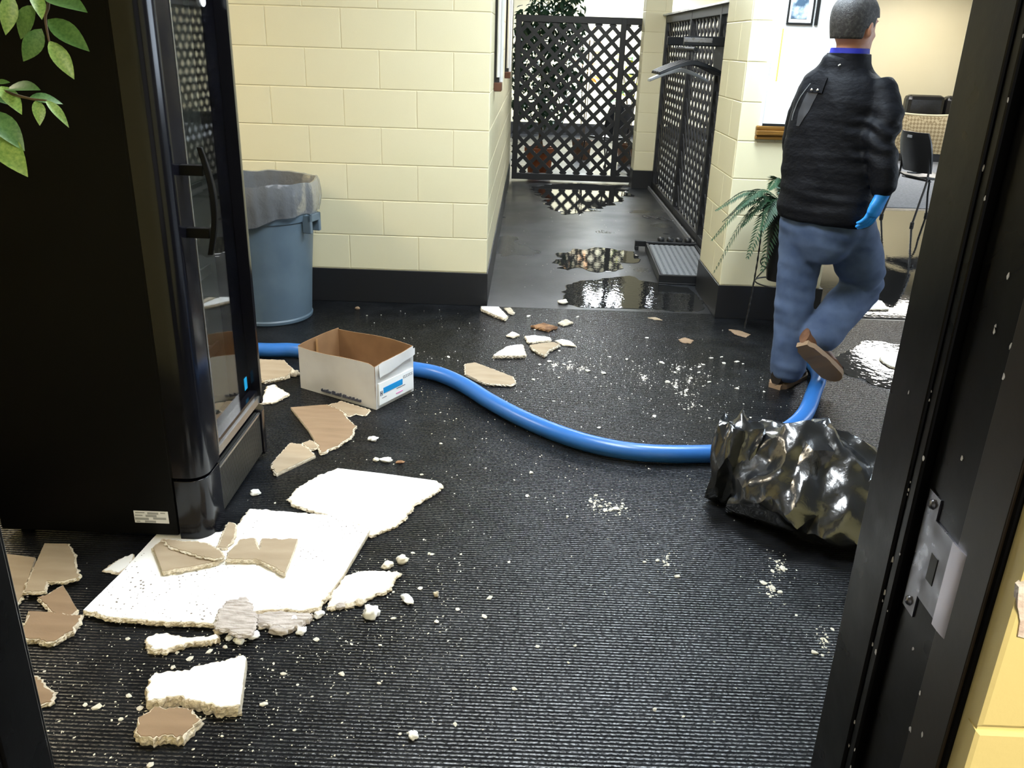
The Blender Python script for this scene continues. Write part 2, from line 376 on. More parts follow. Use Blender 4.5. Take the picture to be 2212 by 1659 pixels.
w = struct(MB().box(-0.43, -0.23 - REC, 5.1, 10.2, 0, CEIL).build('wall_corridor', 'mortar_cream'), 'cream painted block wall along the corridor')
blocks(w, (-0.23, 4.92), (0, 1), 5.28, 'wall_cream', phase=0.0)
w = struct(MB().box(1.136 + REC, 1.72, 4.84 + REC, 5.47, 0, CEIL).build('wall_column', 'mortar_cream'), 'cream painted block column beside the coat rack')
blocks(w, (1.136, 5.47), (0, -1), 0.63, 'wall_cream', phase=0.2)
blocks(w, (1.136, 4.84), (1, 0), 0.584, 'wall_cream', phase=0.0)
w = struct(MB().box(1.16 + REC, 1.43, 9.68 + REC, 9.95, 0, CEIL).build('wall_pillar', 'mortar_cream'), 'narrow cream block pillar at the end of the corridor')
blocks(w, (1.16, 9.95), (0, -1), 0.27, 'wall_cream'); blocks(w, (1.16, 9.68), (1, 0), 0.27, 'wall_cream')
struct(MB().box(XL, XR, YB, YB + 0.1, 0, CEIL).build('wall_back', 'wall_cream_far'))
struct(MB().box(XL - 0.1, XL, -2.0, YB, 0, CEIL).build('wall_left', 'wall_cream_far'))
struct(MB().box(XR, XR + 0.1, -2.0, YB, 0, CEIL).build('wall_right', 'wall_cream_far'))
for nm, a in (('baseboard_center', (-2.7, -0.224, 4.914, 4.93)), ('baseboard_corridor', (-0.24, -0.224, 4.92, 10.2)),
              ('baseboard_column', (1.13, 1.74, 4.834, 5.48)), ('baseboard_pillar', (1.154, 1.436, 9.674, 9.96)),
              ('baseboard_back', (XL, XR, YB - 0.012, YB))):
    struct(MB().box(*a, 0, BH - 0.002).build(nm, 'base_black', bevel=0.003))

mat('daylight', (0.8, 0.9, 1.0), 0.5, emit=((0.74, 0.86, 1.0), 8.0))
wn = struct(MB().box(XR - 0.06, XR, 1.95, 7.05, 0.75, 0.82).box(XR - 0.06, XR, 1.95, 7.05, 2.28, 2.35).build('window_1', 'fixture_white'), 'wide daylit window in the right wall')
for k in range(5): MB().box(XR - 0.05, XR, 1.95 + k * 1.26, 2.02 + k * 1.26, 0.8, 2.3).build('mullion', 'fixture_white', wn)
for k in range(4): MB().box(XR - 0.02, XR - 0.01, 2.02 + k * 1.26, 3.21 + k * 1.26, 0.82, 2.28).build('pane', 'daylight', wn)

# wall with the doorway the picture is taken through
YN, YF = 0.497, 0.722
w = MB().box(0.347 + REC, 2.2, YN + REC, 0.5225, 0, CEIL).box(0.362, 2.2, 0.5225, YF - 0.01, 0, CEIL).box(XL, -0.56, YN + REC, YF - 0.01, 0, CEIL).box(-0.56, 0.362, YN + REC, YF - 0.01, 2.1, CEIL)
w = struct(w.build('wall_near', 'wall_cream_lamplit', bevel=0.0), 'warm lit cream block wall around the near doorway')
blocks(w, (0.347, 0.5215), (0, -1), 0.0245, 'wall_cream_lamplit', 0, 13)
blocks(w, (0.347, YN), (1, 0), 0.8, 'wall_cream_lamplit', 0, 13, phase=0.1)
# patch where the paint and plaster broke off the door corner
rnd = random.Random(4); pts = []
for i in range(22):
    a = 2 * PI * i / 22; rr = 1 + rnd.uniform(-0.22, 0.22)
    pts.append((0.366 + 0.020 * rr * math.cos(a), 1.135 + 0.030 * rr * math.sin(a)))
b = MB(); b.loft([[(x, YN + 0.004, z) for x, z in pts], [(x, YN - 0.0012, z) for x, z in pts]]); b.build('chipped_patch', 'plaster_chip', w, tri=True)['label'] = 'pinkish bare plaster where the paint chipped off'
# steel door frame
d = MB()
for sx in (1, -1):
    def bx(x0, x1, y0, y1, z0=0, z1=2.06):
        if sx > 0: d.box(x0, x1, y0, y1, z0, z1)
        else: d.box(-0.183 - x1, -0.183 - x0, y0, y1, z0, z1)
    bx(0.335, 0.36, 0.653, YF)          # soffit / stop side
    bx(0.3375, 0.36, 0.640, 0.653)      # rounded step
    bx(0.346, 0.362, 0.520, 0.640)      # rabbet
    bx(0.341, 0.40, YF - 0.004, YF + 0.012)
d.box(-0.523, 0.34, 0.653, YF, 2.04, 2.1).box(-0.545, 0.362, 0.52, 0.653, 2.06, 2.1)
door = struct(d.build('door_1', 'black_paint', bevel=0.0022), 'black steel door frame with chipped paint')
b = MB().box(0.3435, 0.3475, 0.5235, 0.572, 0.0, 2.06); b.build('frame_face', 'jamb_brown', door, bevel=0.001)['label'] = 'dark brown outer face of the door frame'
s = MB(); X0 = 0.3445
zz = [(0.632, 1.030), (0.612, 1.030), (0.612, 1.052), (0.574, 1.052), (0.574, 1.126), (0.612, 1.126), (0.612, 1.145), (0.632, 1.145)]
s.loft([[(X0 + 0.002, y, z) for y, z in zz], [(X0, y, z) for y, z in zz]])
sp = s.build('strike_plate', 'steel', door, tri=True, clean=True); sp['label'] = 'scratched steel strike plate with a curved lip'
s = MB(); s.loft([[(X0 - 0.0026 + 0.0022 * k ** 3, 0.577 - 0.022 * k, z) for z in (1.050, 1.128)] + [(X0 - 0.0010 + 0.0022 * k ** 3, 0.577 - 0.022 * k, z) for z in (1.128, 1.050)] for k in (0, 0.3, 0.6, 0.8, 1.0)])
s.build('plate_lip', 'lip_steel', sp, smooth=50, clean=True)
for z in (1.040, 1.1355): MB().lathe([(0.0005, 0.003), (0.0035, 0.0022), (0.0045, 0)], 12).build('screw', 'steel', sp, smooth=60).matrix_local = Matrix.Translation((X0 - 0.0002, 0.622, z)) @ Matrix.Rotation(-PI / 2, 4, 'Y')
MB().box(X0 - 0.0006, X0 + 0.0005, 0.594, 0.606, 1.074, 1.100).build('latch_hole', 'frame_black', sp, bevel=0.004)
rnd = random.Random(8)
for i in range(46):   # paint chips on the frame
    y = rnd.choice((0.652, 0.652, 0.640, 0.60, 0.575, 0.57, rnd.uniform(0.53, 0.70))); z = rnd.uniform(0.75, 1.5); r = rnd.uniform(0.0006, 0.0022)
    x = 0.3348 if y > 0.653 else 0.3373 if y >= 0.64 else 0.3458 if y > 0.573 else 0.3433
    pp = [(x, y + r * rnd.uniform(0.5, 1.3) * math.cos(t), z + r * rnd.uniform(0.5, 2.2) * math.sin(t)) for t in [2 * PI * k / 7 for k in range(7)]]
    MB().loft([pp, [(x - 0.0003, p[1], p[2]) for p in pp]]).build('paint_chip', 'chip_white', door)

# ceiling light fixtures
for i, (x, y, sx, sy, st, col, words) in enumerate(TROFFERS):
    t = thing('ceiling_light', 'flat white ceiling light ' + words, 'ceiling light', (x, y, CEIL - 0.07))
    f = MB(); a, c, e = sx / 2, sy / 2, 0.03
    for q in ((-a - e, a + e, -c - e, -c), (-a - e, a + e, c, c + e), (-a - e, -a, -c, c), (a, a + e, -c, c)): f.box(*q, 0, 0.07)
    f.build('frame', 'fixture_white', t, bevel=0.004)
    m = mat('lamp_glow_%d' % i, (0.9, 0.9, 0.9), 0.5, emit=(col, st))
    MB().box(-a, a, -c, c, 0.012, 0.02).build('diffuser', m, t)

# ---------------------------------------------------------------- lattice screens
def lattice(name, label, origin, u, width, z0, z1, posts, pitch=0.155, sw=0.042, top_mat='lattice_black'):
    t = thing(name, label, 'lattice screen', origin, math.atan2(u[1], u[0]))
    H = z1 - z0
    for zc, h in ((z0 - 0.035, 0.07), (z1 + 0.03, 0.07)): MB().box(0, width, -0.03, 0.03, zc - h / 2, zc + h / 2).build('rail', 'lattice_black', t, bevel=0.004)
    for p in posts: MB().box(p - 0.03, p + 0.03, -0.032, 0.032, z0 - 0.07, z1 + 0.065).build('post', 'lattice_black', t, bevel=0.004)
    for sgn in (1, -1):
        n = int((width + H) / pitch) + 2
        for i in range(n):
            c = -H + i * pitch if sgn > 0 else i * pitch      # x at the bottom edge
            a0, a1 = max(0, (0 - c) * sgn if sgn > 0 else (c - width)), min(H, (width - c) if sgn > 0 else c)
            if a1 - a0 < 0.05: continue
            p, q = (c + sgn * a0, z0 + a0), (c + sgn * a1, z0 + a1)
            L = math.hypot(q[0] - p[0], q[1] - p[1]); k = 'slat%.3f' % L
            if k not in block_cache:
                block_cache[k] = MB().box(-L / 2, L / 2, -0.004, 0.004, -sw / 2, sw / 2).mesh('slat')
            o = put('slat', block_cache[k], 'lattice_black', t)
            o.location = ((p[0] + q[0]) / 2, 0.0045 * sgn, (p[1] + q[1]) / 2); o.rotation_euler = (0, -math.atan2(q[1] - p[1], q[0] - p[0]), 0)
    return t
lattice('lattice_screen', 'black diagonal lattice screen across the end of the corridor', (-0.20, 10.0, 0), (1, 0), 1.6, 0.09, 1.70, (0.03, 1.17, 1.57))
ls = lattice('lattice_screen', 'long black lattice screen along the right side, behind the coat hangers', (1.40, 5.5, 0), (0, 1), 4.15, 0.09, 1.72, (0.03, 1.33, 2.6, 4.1))
b = MB().box(-0.05, 4.2, -0.06, 0.06, 1.785, 1.80); b.build('top_board', 'rail_white', ls)['label'] = 'scuffed white board along the top'
MB().box(0, 4.2, 0.05, 0.062, 0.0, 0.035).build('floor_strip', 'rail_grey', ls)

# ---------------------------------------------------------------- glass door refrigerator (door faces +X)
def fridge():
    t = thing('glass_door_refrigerator', 'tall black glass door refrigerator at the left among plaster debris', 'refrigerator', (-1.29, 2.55, 0))
    ox, oy = -1.29, 2.55
    x0, x1, y0, y1, H = -1.60 - ox, -1.045 - ox, 2.24 - oy, 2.885 - oy, 1.98
    c = MB(); k = 0.035
    c.box(x0, x1, y0, y0 + k, 0.03, H).box(x0, x1, y1 - k, y1, 0.03, H).box(x0, x0 + k, y0 + k, y1 - k, 0.03, H)
    c.box(x0 + k, x1, y0 + k, y1 - k, H - 0.22, H).box(x0 + k, x1, y0 + k, y1 - k, 0.03, 0.24)
    cab = c.build('cabinet', 'fridge_black', t, bevel=0.004)
    l = MB(); e = 0.004
    l.box(x0 + k, x0 + k + e, y0 + k, y1 - k, 0.24, H - 0.22).box(x0 + k, x1, y0 + k, y0 + k + e, 0.24, H - 0.22).box(x0 + k, x1, y1 - k - e, y1 - k, 0.24, H - 0.22).box(x0 + k, x1, y0 + k, y1 - k, 0.24, 0.244)
    l.build('liner', 'fridge_inside', cab)
    for z in (0.44, 0.72, 1.0, 1.28, 1.56):
        s = MB()
        for i in range(17): yy = y0 + k + 0.015 + i * (y1 - y0 - 2 * k - 0.03) / 16; s.box(x0 + 0.06, x1 - 0.05, yy - 0.002, yy + 0.002, z, z + 0.004)
        for xx in (x0 + 0.06, (x0 + x1) / 2, x1 - 0.05): s.box(xx - 0.003, xx + 0.003, y0 + k + 0.01, y1 - k - 0.01, z - 0.006, z)
        s.box(x1 - 0.052, x1 - 0.045, y0 + k + 0.01, y1 - k - 0.01, z - 0.012, z + 0.022)
        s.build('wire_shelf', 'fridge_shelf', t)
    for sx in (x0 + 0.05, x1 - 0.05):
        for sy in (y0 + 0.05, y1 - 0.05): MB().lathe([(0.02, 0), (0.02, 0.03)], 12, (sx, sy)).build('leveling_foot', 'fridge_black', t)
    # rounded plan profile used by the kick section and the door stiles
    xf = -0.945 - ox
    def prof(ya, yb, z, rnear=True, xa=None, xb=None, r=0.055):
        xa = x1 + 0.006 if xa is None else xa; xb = xf if xb is None else xb; P = []
        if rnear:
            for i in range(7): a = PI * 1.5 + i * PI / 12; P.append((xb - r + r * math.cos(a), ya + r + r * math.sin(a), z))
            P += [(xb, yb, z), (xa, yb, z), (xa, ya, z)]
        else:
            P += [(xb, ya, z)]
            for i in range(7): a = i * PI / 12; P.append((xb - r + r * math.cos(a), yb - r + r * math.sin(a), z))
            P += [(xa, yb, z), (xa, ya, z)]
        return P
    kb = MB(); kb.loft([prof(y0 - 0.004, y0 + 0.13, z) for z in (0.012, 0.222)]); kb.loft([prof(y1 - 0.075, y1 + 0.002, z, False) for z in (0.03, 0.205)])
    kb.box(x1 + 0.006, xf - 0.03, y0 + 0.1, y1 - 0.06, 0.03, 0.215)
    kick = kb.build('kick_panel', 'fridge_gloss', t, smooth=40, bevel=0.002)
    g = MB(); ya, yb = y0 + 0.135, y1 - 0.075; xg = xf - 0.012
    n = 44
    for i in range(n): yy = ya + (i + 0.5) * (yb - ya) / n; g.box(xg - 0.012, xg + 0.004, yy - 0.0024, yy + 0.0024, 0.04, 0.19)
    g.box(xg - 0.014, xg - 0.006, ya, yb, 0.03, 0.2)
    gr = g.build('grille', 'grille_grey', t); gr['label'] = 'grey ribbed vent grille'
    MB().box(xg - 0.002, xg + 0.006, ya, yb, 0.192, 0.2).box(xg, xg + 0.005, ya - 0.004, ya + 0.002, 0.02, 0.2).build('grille_trim', 'fridge_trim', gr)
    # door: four members around the pane
    dm = MB(); zb, zt = 0.232, 1.93
    dm.loft([prof(y0 - 0.002, y0 + 0.135, z) for z in (zb, zt)])
    dm.loft([prof(y1 - 0.065, y1 + 0.002, z, False) for z in (zb, zt)])
    dm.box(x1 + 0.02, xf - 0.045, y1 - 0.17, y1 - 0.06, zb + 0.05, zt - 0.05)
    dm.box(x1 + 0.006, xf - 0.012, y0 + 0.13, y1 - 0.06, zb, zb + 0.05).box(x1 + 0.006, xf - 0.004, y0 + 0.13, y1 - 0.06, zt - 0.12, zt)
    dr = dm.build('door', 'fridge_gloss', t, smooth=40)
    gy0, gy1 = y0 + 0.13, y1 - 0.065
    MB().box(xf - 0.046, xf - 0.040, gy0, gy1, zb + 0.045, zt - 0.11).build('glass_pane', 'glass', dr)
    MB().box(xf - 0.03, xf + 0.002, gy0 + 0.004, gy0 + 0.010, zb + 0.02, zt - 0.1).build('trim_strip', 'fridge_trim', dr)
    MB().box(xf - 0.012, xf - 0.006, gy0, gy1, zb + 0.004, zb + 0.03).build('sill_trim', 'fridge_trim', dr)
    MB().box(x1 - 0.002, x1 + 0.008, y0, y0 + 0.012, zb, zt).build('gasket', 'fridge_black', dr)
    h = MB()   # bow handle near the latch side
    hy = y0 + 0.09; za, zc = 0.95, 1.145
    for z in (za + 0.012, zc - 0.012): h.box(xf - 0.01, xf + 0.062, hy - 0.010, hy + 0.014, z - 0.014, z + 0.014)
    rings = []
    for i in range(15):
        q = i / 14; z = za - 0.05 + q * (zc - za + 0.1); bow = 0.058 + 0.026 * math.sin(PI * q); w = 0.006 + 0.008 * math.sin(PI * q)
        rings.append([(xf + bow - 0.008, hy - w, z), (xf + bow + 0.006, hy - w * 0.7, z), (xf + bow + 0.006, hy + w * 0.7, z), (xf + bow - 0.008, hy + w, z)])
    h.loft(rings); h.build('handle', 'fridge_black', dr, smooth=50, bevel=0.002)['label'] = 'black bow shaped door handle'
    b = MB(); pl = [(0.014 * math.cos(a), 0.05 * (1 if math.sin(a) > 0 else -1) * 0.7 + 0.014 * math.sin(a)) for a in [2 * PI * (i + 0.5) / 16 for i in range(16)]]
    b.loft([[(xf - 0.039 + d_, gy1 - 0.10 + p[0] * 1.6, 1.60 + p[1]) for p in pl] for d_ in (0, 0.004)]); b.build('white_oval', 'sticker_white', dr, tri=True)['label'] = 'small white oval on the glass'  # flat white oval near the far edge of the pane
    MB().box(xf - 0.039, xf - 0.0385, gy1 - 0.05, gy1 - 0.02, 0.30, 0.345).build('door_sticker', 'sticker_blue', dr)['label'] = 'small light blue sticker'
    # rating label on the side
    lx0, lx1, lz0, lz1 = -1.176 - ox, -1.07 - ox, 0.072, 0.114
    lb = MB().box(lx0, lx1, y0 - 0.0012, y0, lz0, lz1).build('rating_label', 'sticker_white', t, bevel=0.0004); lb['label'] = 'small silver rating label'
    for (a, q, r) in ((0.05, 0.32, 0.86), (0.40, 0.72, 0.82), (0.78, 0.92, 0.86), (0.03, 0.25, 0.62), (0.34, 0.66, 0.60), (0.02, 0.42, 0.34), (0.55, 0.93, 0.40), (0.05, 0.16, 0.12), (0.30, 0.62, 0.12)):
        hh = 0.09 if q - a > 0.3 else 0.045
        MB().box(lx0 + a * 0.106, lx0 + q * 0.106, y0 - 0.0016, y0 - 0.0012, lz0 + (r - hh) * 0.042, lz0 + (r + hh) * 0.042).build('print', 'sticker_grey', lb)
fridge()

# ---------------------------------------------------------------- trash can with liner
def trash_can():
    t = thing('trash_can', 'round blue grey plastic trash can against the cream block wall', 'trash can', (-1.44, 4.60, 0))
    p = [(0.225, 0.0), (0.232, 0.006), (0.234, 0.02), (0.229, 0.028), (0.262, 0.555), (0.262, 0.56), (0.275, 0.562), (0.283, 0.60), (0.283, 0.63), (0.290, 0.66), (0.297, 0.69), (0.297, 0.70), (0.285, 0.70), (0.270, 0.60), (0.225, 0.03), (0.0001, 0.028)]
    MB().lathe(p, 56).build('body', 'can_grey', t, smooth=35)
    for a in (-0.25, PI - 0.25):
        h = MB(); M = Matrix.Rotation(a, 4, 'Z')
        h.box(0.265, 0.315, -0.06, -0.035, 0.50, 0.60, M).box(0.265, 0.315, 0.035, 0.06, 0.50, 0.60, M).box(0.295, 0.315, -0.06, 0.06, 0.56, 0.60, M)
        h.build('handle', 'can_grey', t, bevel=0.005)
    rings = []; seg = 120
    def ring(r, z, amp, zamp, sd, hem=0):
        o = []
        for j in range(seg):
            a = 2 * PI * j / seg; q = Vector((math.cos(a) * 2.2, math.sin(a) * 2.2, sd))
            f = noise.noise(q * 2.3) * amp + noise.noise(Vector((math.cos(a) * 9, math.sin(a) * 9, z * 6 + sd))) * amp * 0.7
            zz = z + zamp * noise.noise(q * 1.3 + Vector((5, 2, 1))) + hem * (0.5 + 0.5 * math.sin(a * 2 + 2.3))
            o.append(((r + f) * math.cos(a), (r + f) * math.sin(a), zz))
        return o
    for r, z, am, za, hem in ((0.17, 0.30, 0.03, 0.0, 0), (0.235, 0.46, 0.02, 0, 0), (0.262, 0.62, 0.010, 0, 0), (0.281, 0.735, 0.007, 0.010, 0), (0.288, 0.765, 0.006, 0.014, 0), (0.300, 0.768, 0.005, 0.014, 0),
                         (0.308, 0.75, 0.006, 0.012, 0), (0.312, 0.70, 0.010, 0.01, 0), (0.312, 0.66, 0.013, 0.01, 0.005), (0.308, 0.62, 0.014, 0.016, 0.015), (0.302, 0.585, 0.012, 0.02, 0.03), (0.300, 0.555, 0.012, 0.022, 0.05)):
        rings.append(ring(r, z, am, za, 1.7, hem))
    m = MB().loft(rings, cap=False); m.build('liner', 'liner', t, smooth=60)['label'] = 'grey translucent plastic bag folded over the rim'
trash_can()

# ---------------------------------------------------------------- open cardboard box
def carton():
    A, B_, D = Vector((-0.618, 3.317, 0)), Vector((-0.461, 3.529, 0)), Vector((-0.998, 3.533, 0))
    t = thing('cardboard_box', 'open white cardboard box with brown inside on the hose', 'box', (A.x, A.y, 0))
    ux = (D - A).normalized(); L1 = (D - A).length; uy = (B_ - A); uy = (uy - ux * uy.dot(ux)); L2 = (B_ - A).length; uy.normalize()
    H, th = 0.205, 0.004
    def panel(name, p, u, L, hh, inn, top=None, notch=None):
        """vertical card wall from p along u, outside skin white, inside brown; inn points to the inside"""
        n = 24; g = MB(); out = []; ins = []
        for i in range(n + 1):
            s = i / n; bow = 0.006 * math.sin(PI * s) + 0.002 * noise.noise(Vector((s * 4, L * 9, 3)))
            zt = hh + (top(s) if top else 0)
            for q, lst in ((0, out), (1, ins)):
                base = Vector(p) + u * (s * L) + inn * (q * th) - inn * 0
                lst.append([base + Vector((0, 0, 0.0008)), base + inn * (-bow) + Vector((0, 0, hh * 0.5)), base + inn * (-bow * 1.4) + Vector((0, 0, zt))])
        v = [w for r in out for w in r] + [w for r in ins for w in r]; N = 3 * (n + 1); f = []; mi = []
        for i in range(n):
            for k in range(2):
                a = i * 3 + k; f.append((a, a + 3, a + 4, a + 1)); mi.append(0)
                f.append((N + a, N + a + 1, N + a + 4, N + a + 3)); mi.append(1)
            f.append((i * 3 + 2, i * 3 + 5, N + i * 3 + 5, N + i * 3 + 2)); mi.append(1)
        for i in (0, n):
            for k in range(2): a = i * 3 + k; f.append((a, a + 1, N + a + 1, N + a)); mi.append(1)
        g.v = [tuple(x) for x in v]; g.f = f; g.mi = mi
        return g.build(name, ['card_white', 'card_brown'], t)
    O = Vector((0, 0, 0))
    panel('front_panel', O, ux, L1, H, uy, lambda s: -0.012 * max(0, 1 - s * 14) - 0.004 * s + 0.004 * math.sin(6 * s))
    ep = panel('end_panel', O, uy, L2, H, ux, lambda s: 0.012 * s - 0.008 * max(0, 1 - s * 6))
    panel('back_panel', uy * L2, ux, L1, H + 0.012, -uy, lambda s: 0.006 * math.sin(5 * s))
    lp = panel('end_panel', ux * L1, uy, L2, H, -ux, lambda s: 0.012 * s)
    MB().box(0.004, L1 - 0.004, 0.004, L2 - 0.004, 0.001, 0.006, Matrix([[ux.x, uy.x, 0, 0], [ux.y, uy.y, 0, 0], [0, 0, 1, 0], [0, 0, 0, 1]])).build('bottom_panel', 'card_brown', t)
    # tape down the inside of the far end panel
    M = Matrix([[uy.x, -ux.x, 0, 0], [uy.y, -ux.y, 0, 0], [0, 0, 1, 0], [0, 0, 0, 1]])
    Mt = Matrix.Translation(ux * L1) @ M
    tp = MB().box(L2 * 0.40, L2 * 0.40 + 0.014, 0.0045, 0.0055, 0.01, H + 0.001, Mt).build('tape', 'card_tape', lp)
    # torn open flap edge folded outward over the printed end
    fl = MB(); n = 14; rr = []
    for i in range(n + 1):
        s = i / n; z = H + 0.008 * s
        rr.append([uy * (0.01 + s * (L2 - 0.014)) - ux * (0.010 + 0.004 * math.sin(3 * s)) + Vector((0, 0, z - 0.002)),
                   uy * (0.012 + s * (L2 - 0.02)) - ux * (0.013) + Vector((0, 0, z - 0.03 + 0.006 * noise.noise(Vector((s * 5, 0, 0))) - 0.03 * (1 - s)))])
    fl.loft([[a, b, b - ux * 0.003, a - ux * 0.003 + Vector((0, 0, 0.002))] for a, b in rr]); fl.build('torn_flap', 'card_white', ep)
    # print on the end panel (outer face at -ux)
    Me = Matrix([[uy.x, -ux.x, 0, 0], [uy.y, -ux.y, 0, 0], [0, 0, 1, 0], [0, 0, 0, 1]])
    def pr(name, m, par, s0, s1, z0, z1, depth=0.0105, slope=0.0):
        bb = MB()
        e0 = Me @ Vector((s0, depth, z0)); vs = []
        for dd in (depth - 0.007, depth):
            for s, z in ((s0, z0), (s1, z0 + slope), (s1, z1 + slope), (s0, z1)): vs.append(Me @ Vector((s, dd, z)))
        bb.add(vs, [(3, 2, 1, 0), (4, 5, 6, 7), (0, 1, 5, 4), (1, 2, 6, 5), (2, 3, 7, 6), (3, 0, 4, 7)])
        return bb.build(name, m, par)
    lab = pr('end_label', 'poster_white', ep, 0.012, L2 - 0.012, 0.020, 0.118, 0.0095)
    pr('blue_band', 'print_blue', ep, 0.040, 0.172, 0.066, 0.092)
    rn = random.Random(3)
    for i in range(6): pr('print', 'print_dark', ep, 0.178 + i * 0.0115, 0.1865 + i * 0.0115, 0.092, 0.093); pr('print', 'print_dark', ep, 0.178 + i * 0.0115, 0.1865 + i * 0.0115, 0.102, 0.103); pr('print', 'print_dark', ep, 0.178 + i * 0.0115, 0.179 + i * 0.0115, 0.092, 0.103)
    pr('print', 'print_pink', ep, 0.125, 0.172, 0.034, 0.039)
    pr('print', 'print_dark', ep, 0.130, 0.190, 0.058, 0.0605); pr('print', 'print_dark', ep, 0.03, 0.06, 0.047, 0.049)
    for s0, s1 in ((0.019, 0.023), (0.029, 0.033)): pr('print', 'print_dark', ep, s0, s1, 0.060, 0.082)
    pr('print', 'print_dark', ep, 0.019, 0.033, 0.069, 0.073)
    # smudged dark lettering low on the front panel (outer face at -uy)
    Mf = Matrix([[-ux.x, -uy.x, 0, 0], [-ux.y, -uy.y, 0, 0], [0, 0, 1, 0], [0, 0, 0, 1]])
    fp = [c for c in t.children if c.name.startswith('front_panel')][0]
    x = 0.0
    for i in range(26):
        wv = rn.uniform(0.004, 0.0085); s0 = -(L1 * 0.70) + x; x += wv + (0.010 if i in (6, 12) else 0.0016)
        hgt = rn.uniform(0.008, 0.017) * (1.0 if i < 13 else 0.85)
        bb = MB(); vs = []
        for dd in (0.0005, 0.0088):
            for s, z in ((s0, 0.018), (s0 + wv, 0.018), (s0 + wv, 0.018 + hgt), (s0, 0.018 + hgt * rn.uniform(0.7, 1.0))): vs.append(Mf @ Vector((s, dd, z)))
        bb.add(vs, [(3, 2, 1, 0), (4, 5, 6, 7), (0, 1, 5, 4), (1, 2, 6, 5), (2, 3, 7, 6), (3, 0, 4, 7)]); bb.build('print', 'print_dark', fp)
carton()

# ---------------------------------------------------------------- blue vacuum hose
def hose():
    r = 0.034; z = r + 0.002
    ctl = [(-2.3, 4.15, z)] + [(-1.3963, 3.9292, 0.036), (-1.1188, 3.9247, 0.036), (-0.8241, 3.8296, 0.036), (-0.5881, 3.7524, 0.036), (-0.4045, 3.6855, 0.036), (-0.2643, 3.5543, 0.036), (-0.1295, 3.3691, 0.036), (0.0127, 3.2017, 0.036), (0.1622, 3.0668, 0.036), (0.3039, 2.9779, 0.036), (0.4605, 2.9306, 0.036), (0.6377, 2.9295, 0.036), (0.8035, 2.9591, 0.036), (0.9485, 3.0406, 0.036), (1.0974, 3.1831, 0.036), (1.2212, 3.3581, 0.036), (1.3334, 3.6023, 0.036), (1.4319, 3.8448, 0.036), (1.47, 4.12, z), (1.53, 4.32, z), (1.58, 4.5, z)]
    c = catmull(ctl, 40); P = [c[0]]; acc = 0; step = 0.0033
    for a, b in zip(c, c[1:]):
        d = (b - a).length
        if d == 0: continue
        while acc + d >= step:
            a = a + (b - a) * ((step - acc) / d); P.append(a); d = (b - a).length; acc = 0
            if d < 1e-9: break
        acc += d
    m = MB().tube(P, [r + (0.0016 if i % 2 else -0.0004) for i in range(len(P))], 16)
    o = m.build('vacuum_hose', 'hose_blue', smooth=80); tag(o, 'long blue ribbed hose snaking across the floor into the black bag', 'hose')
hose()

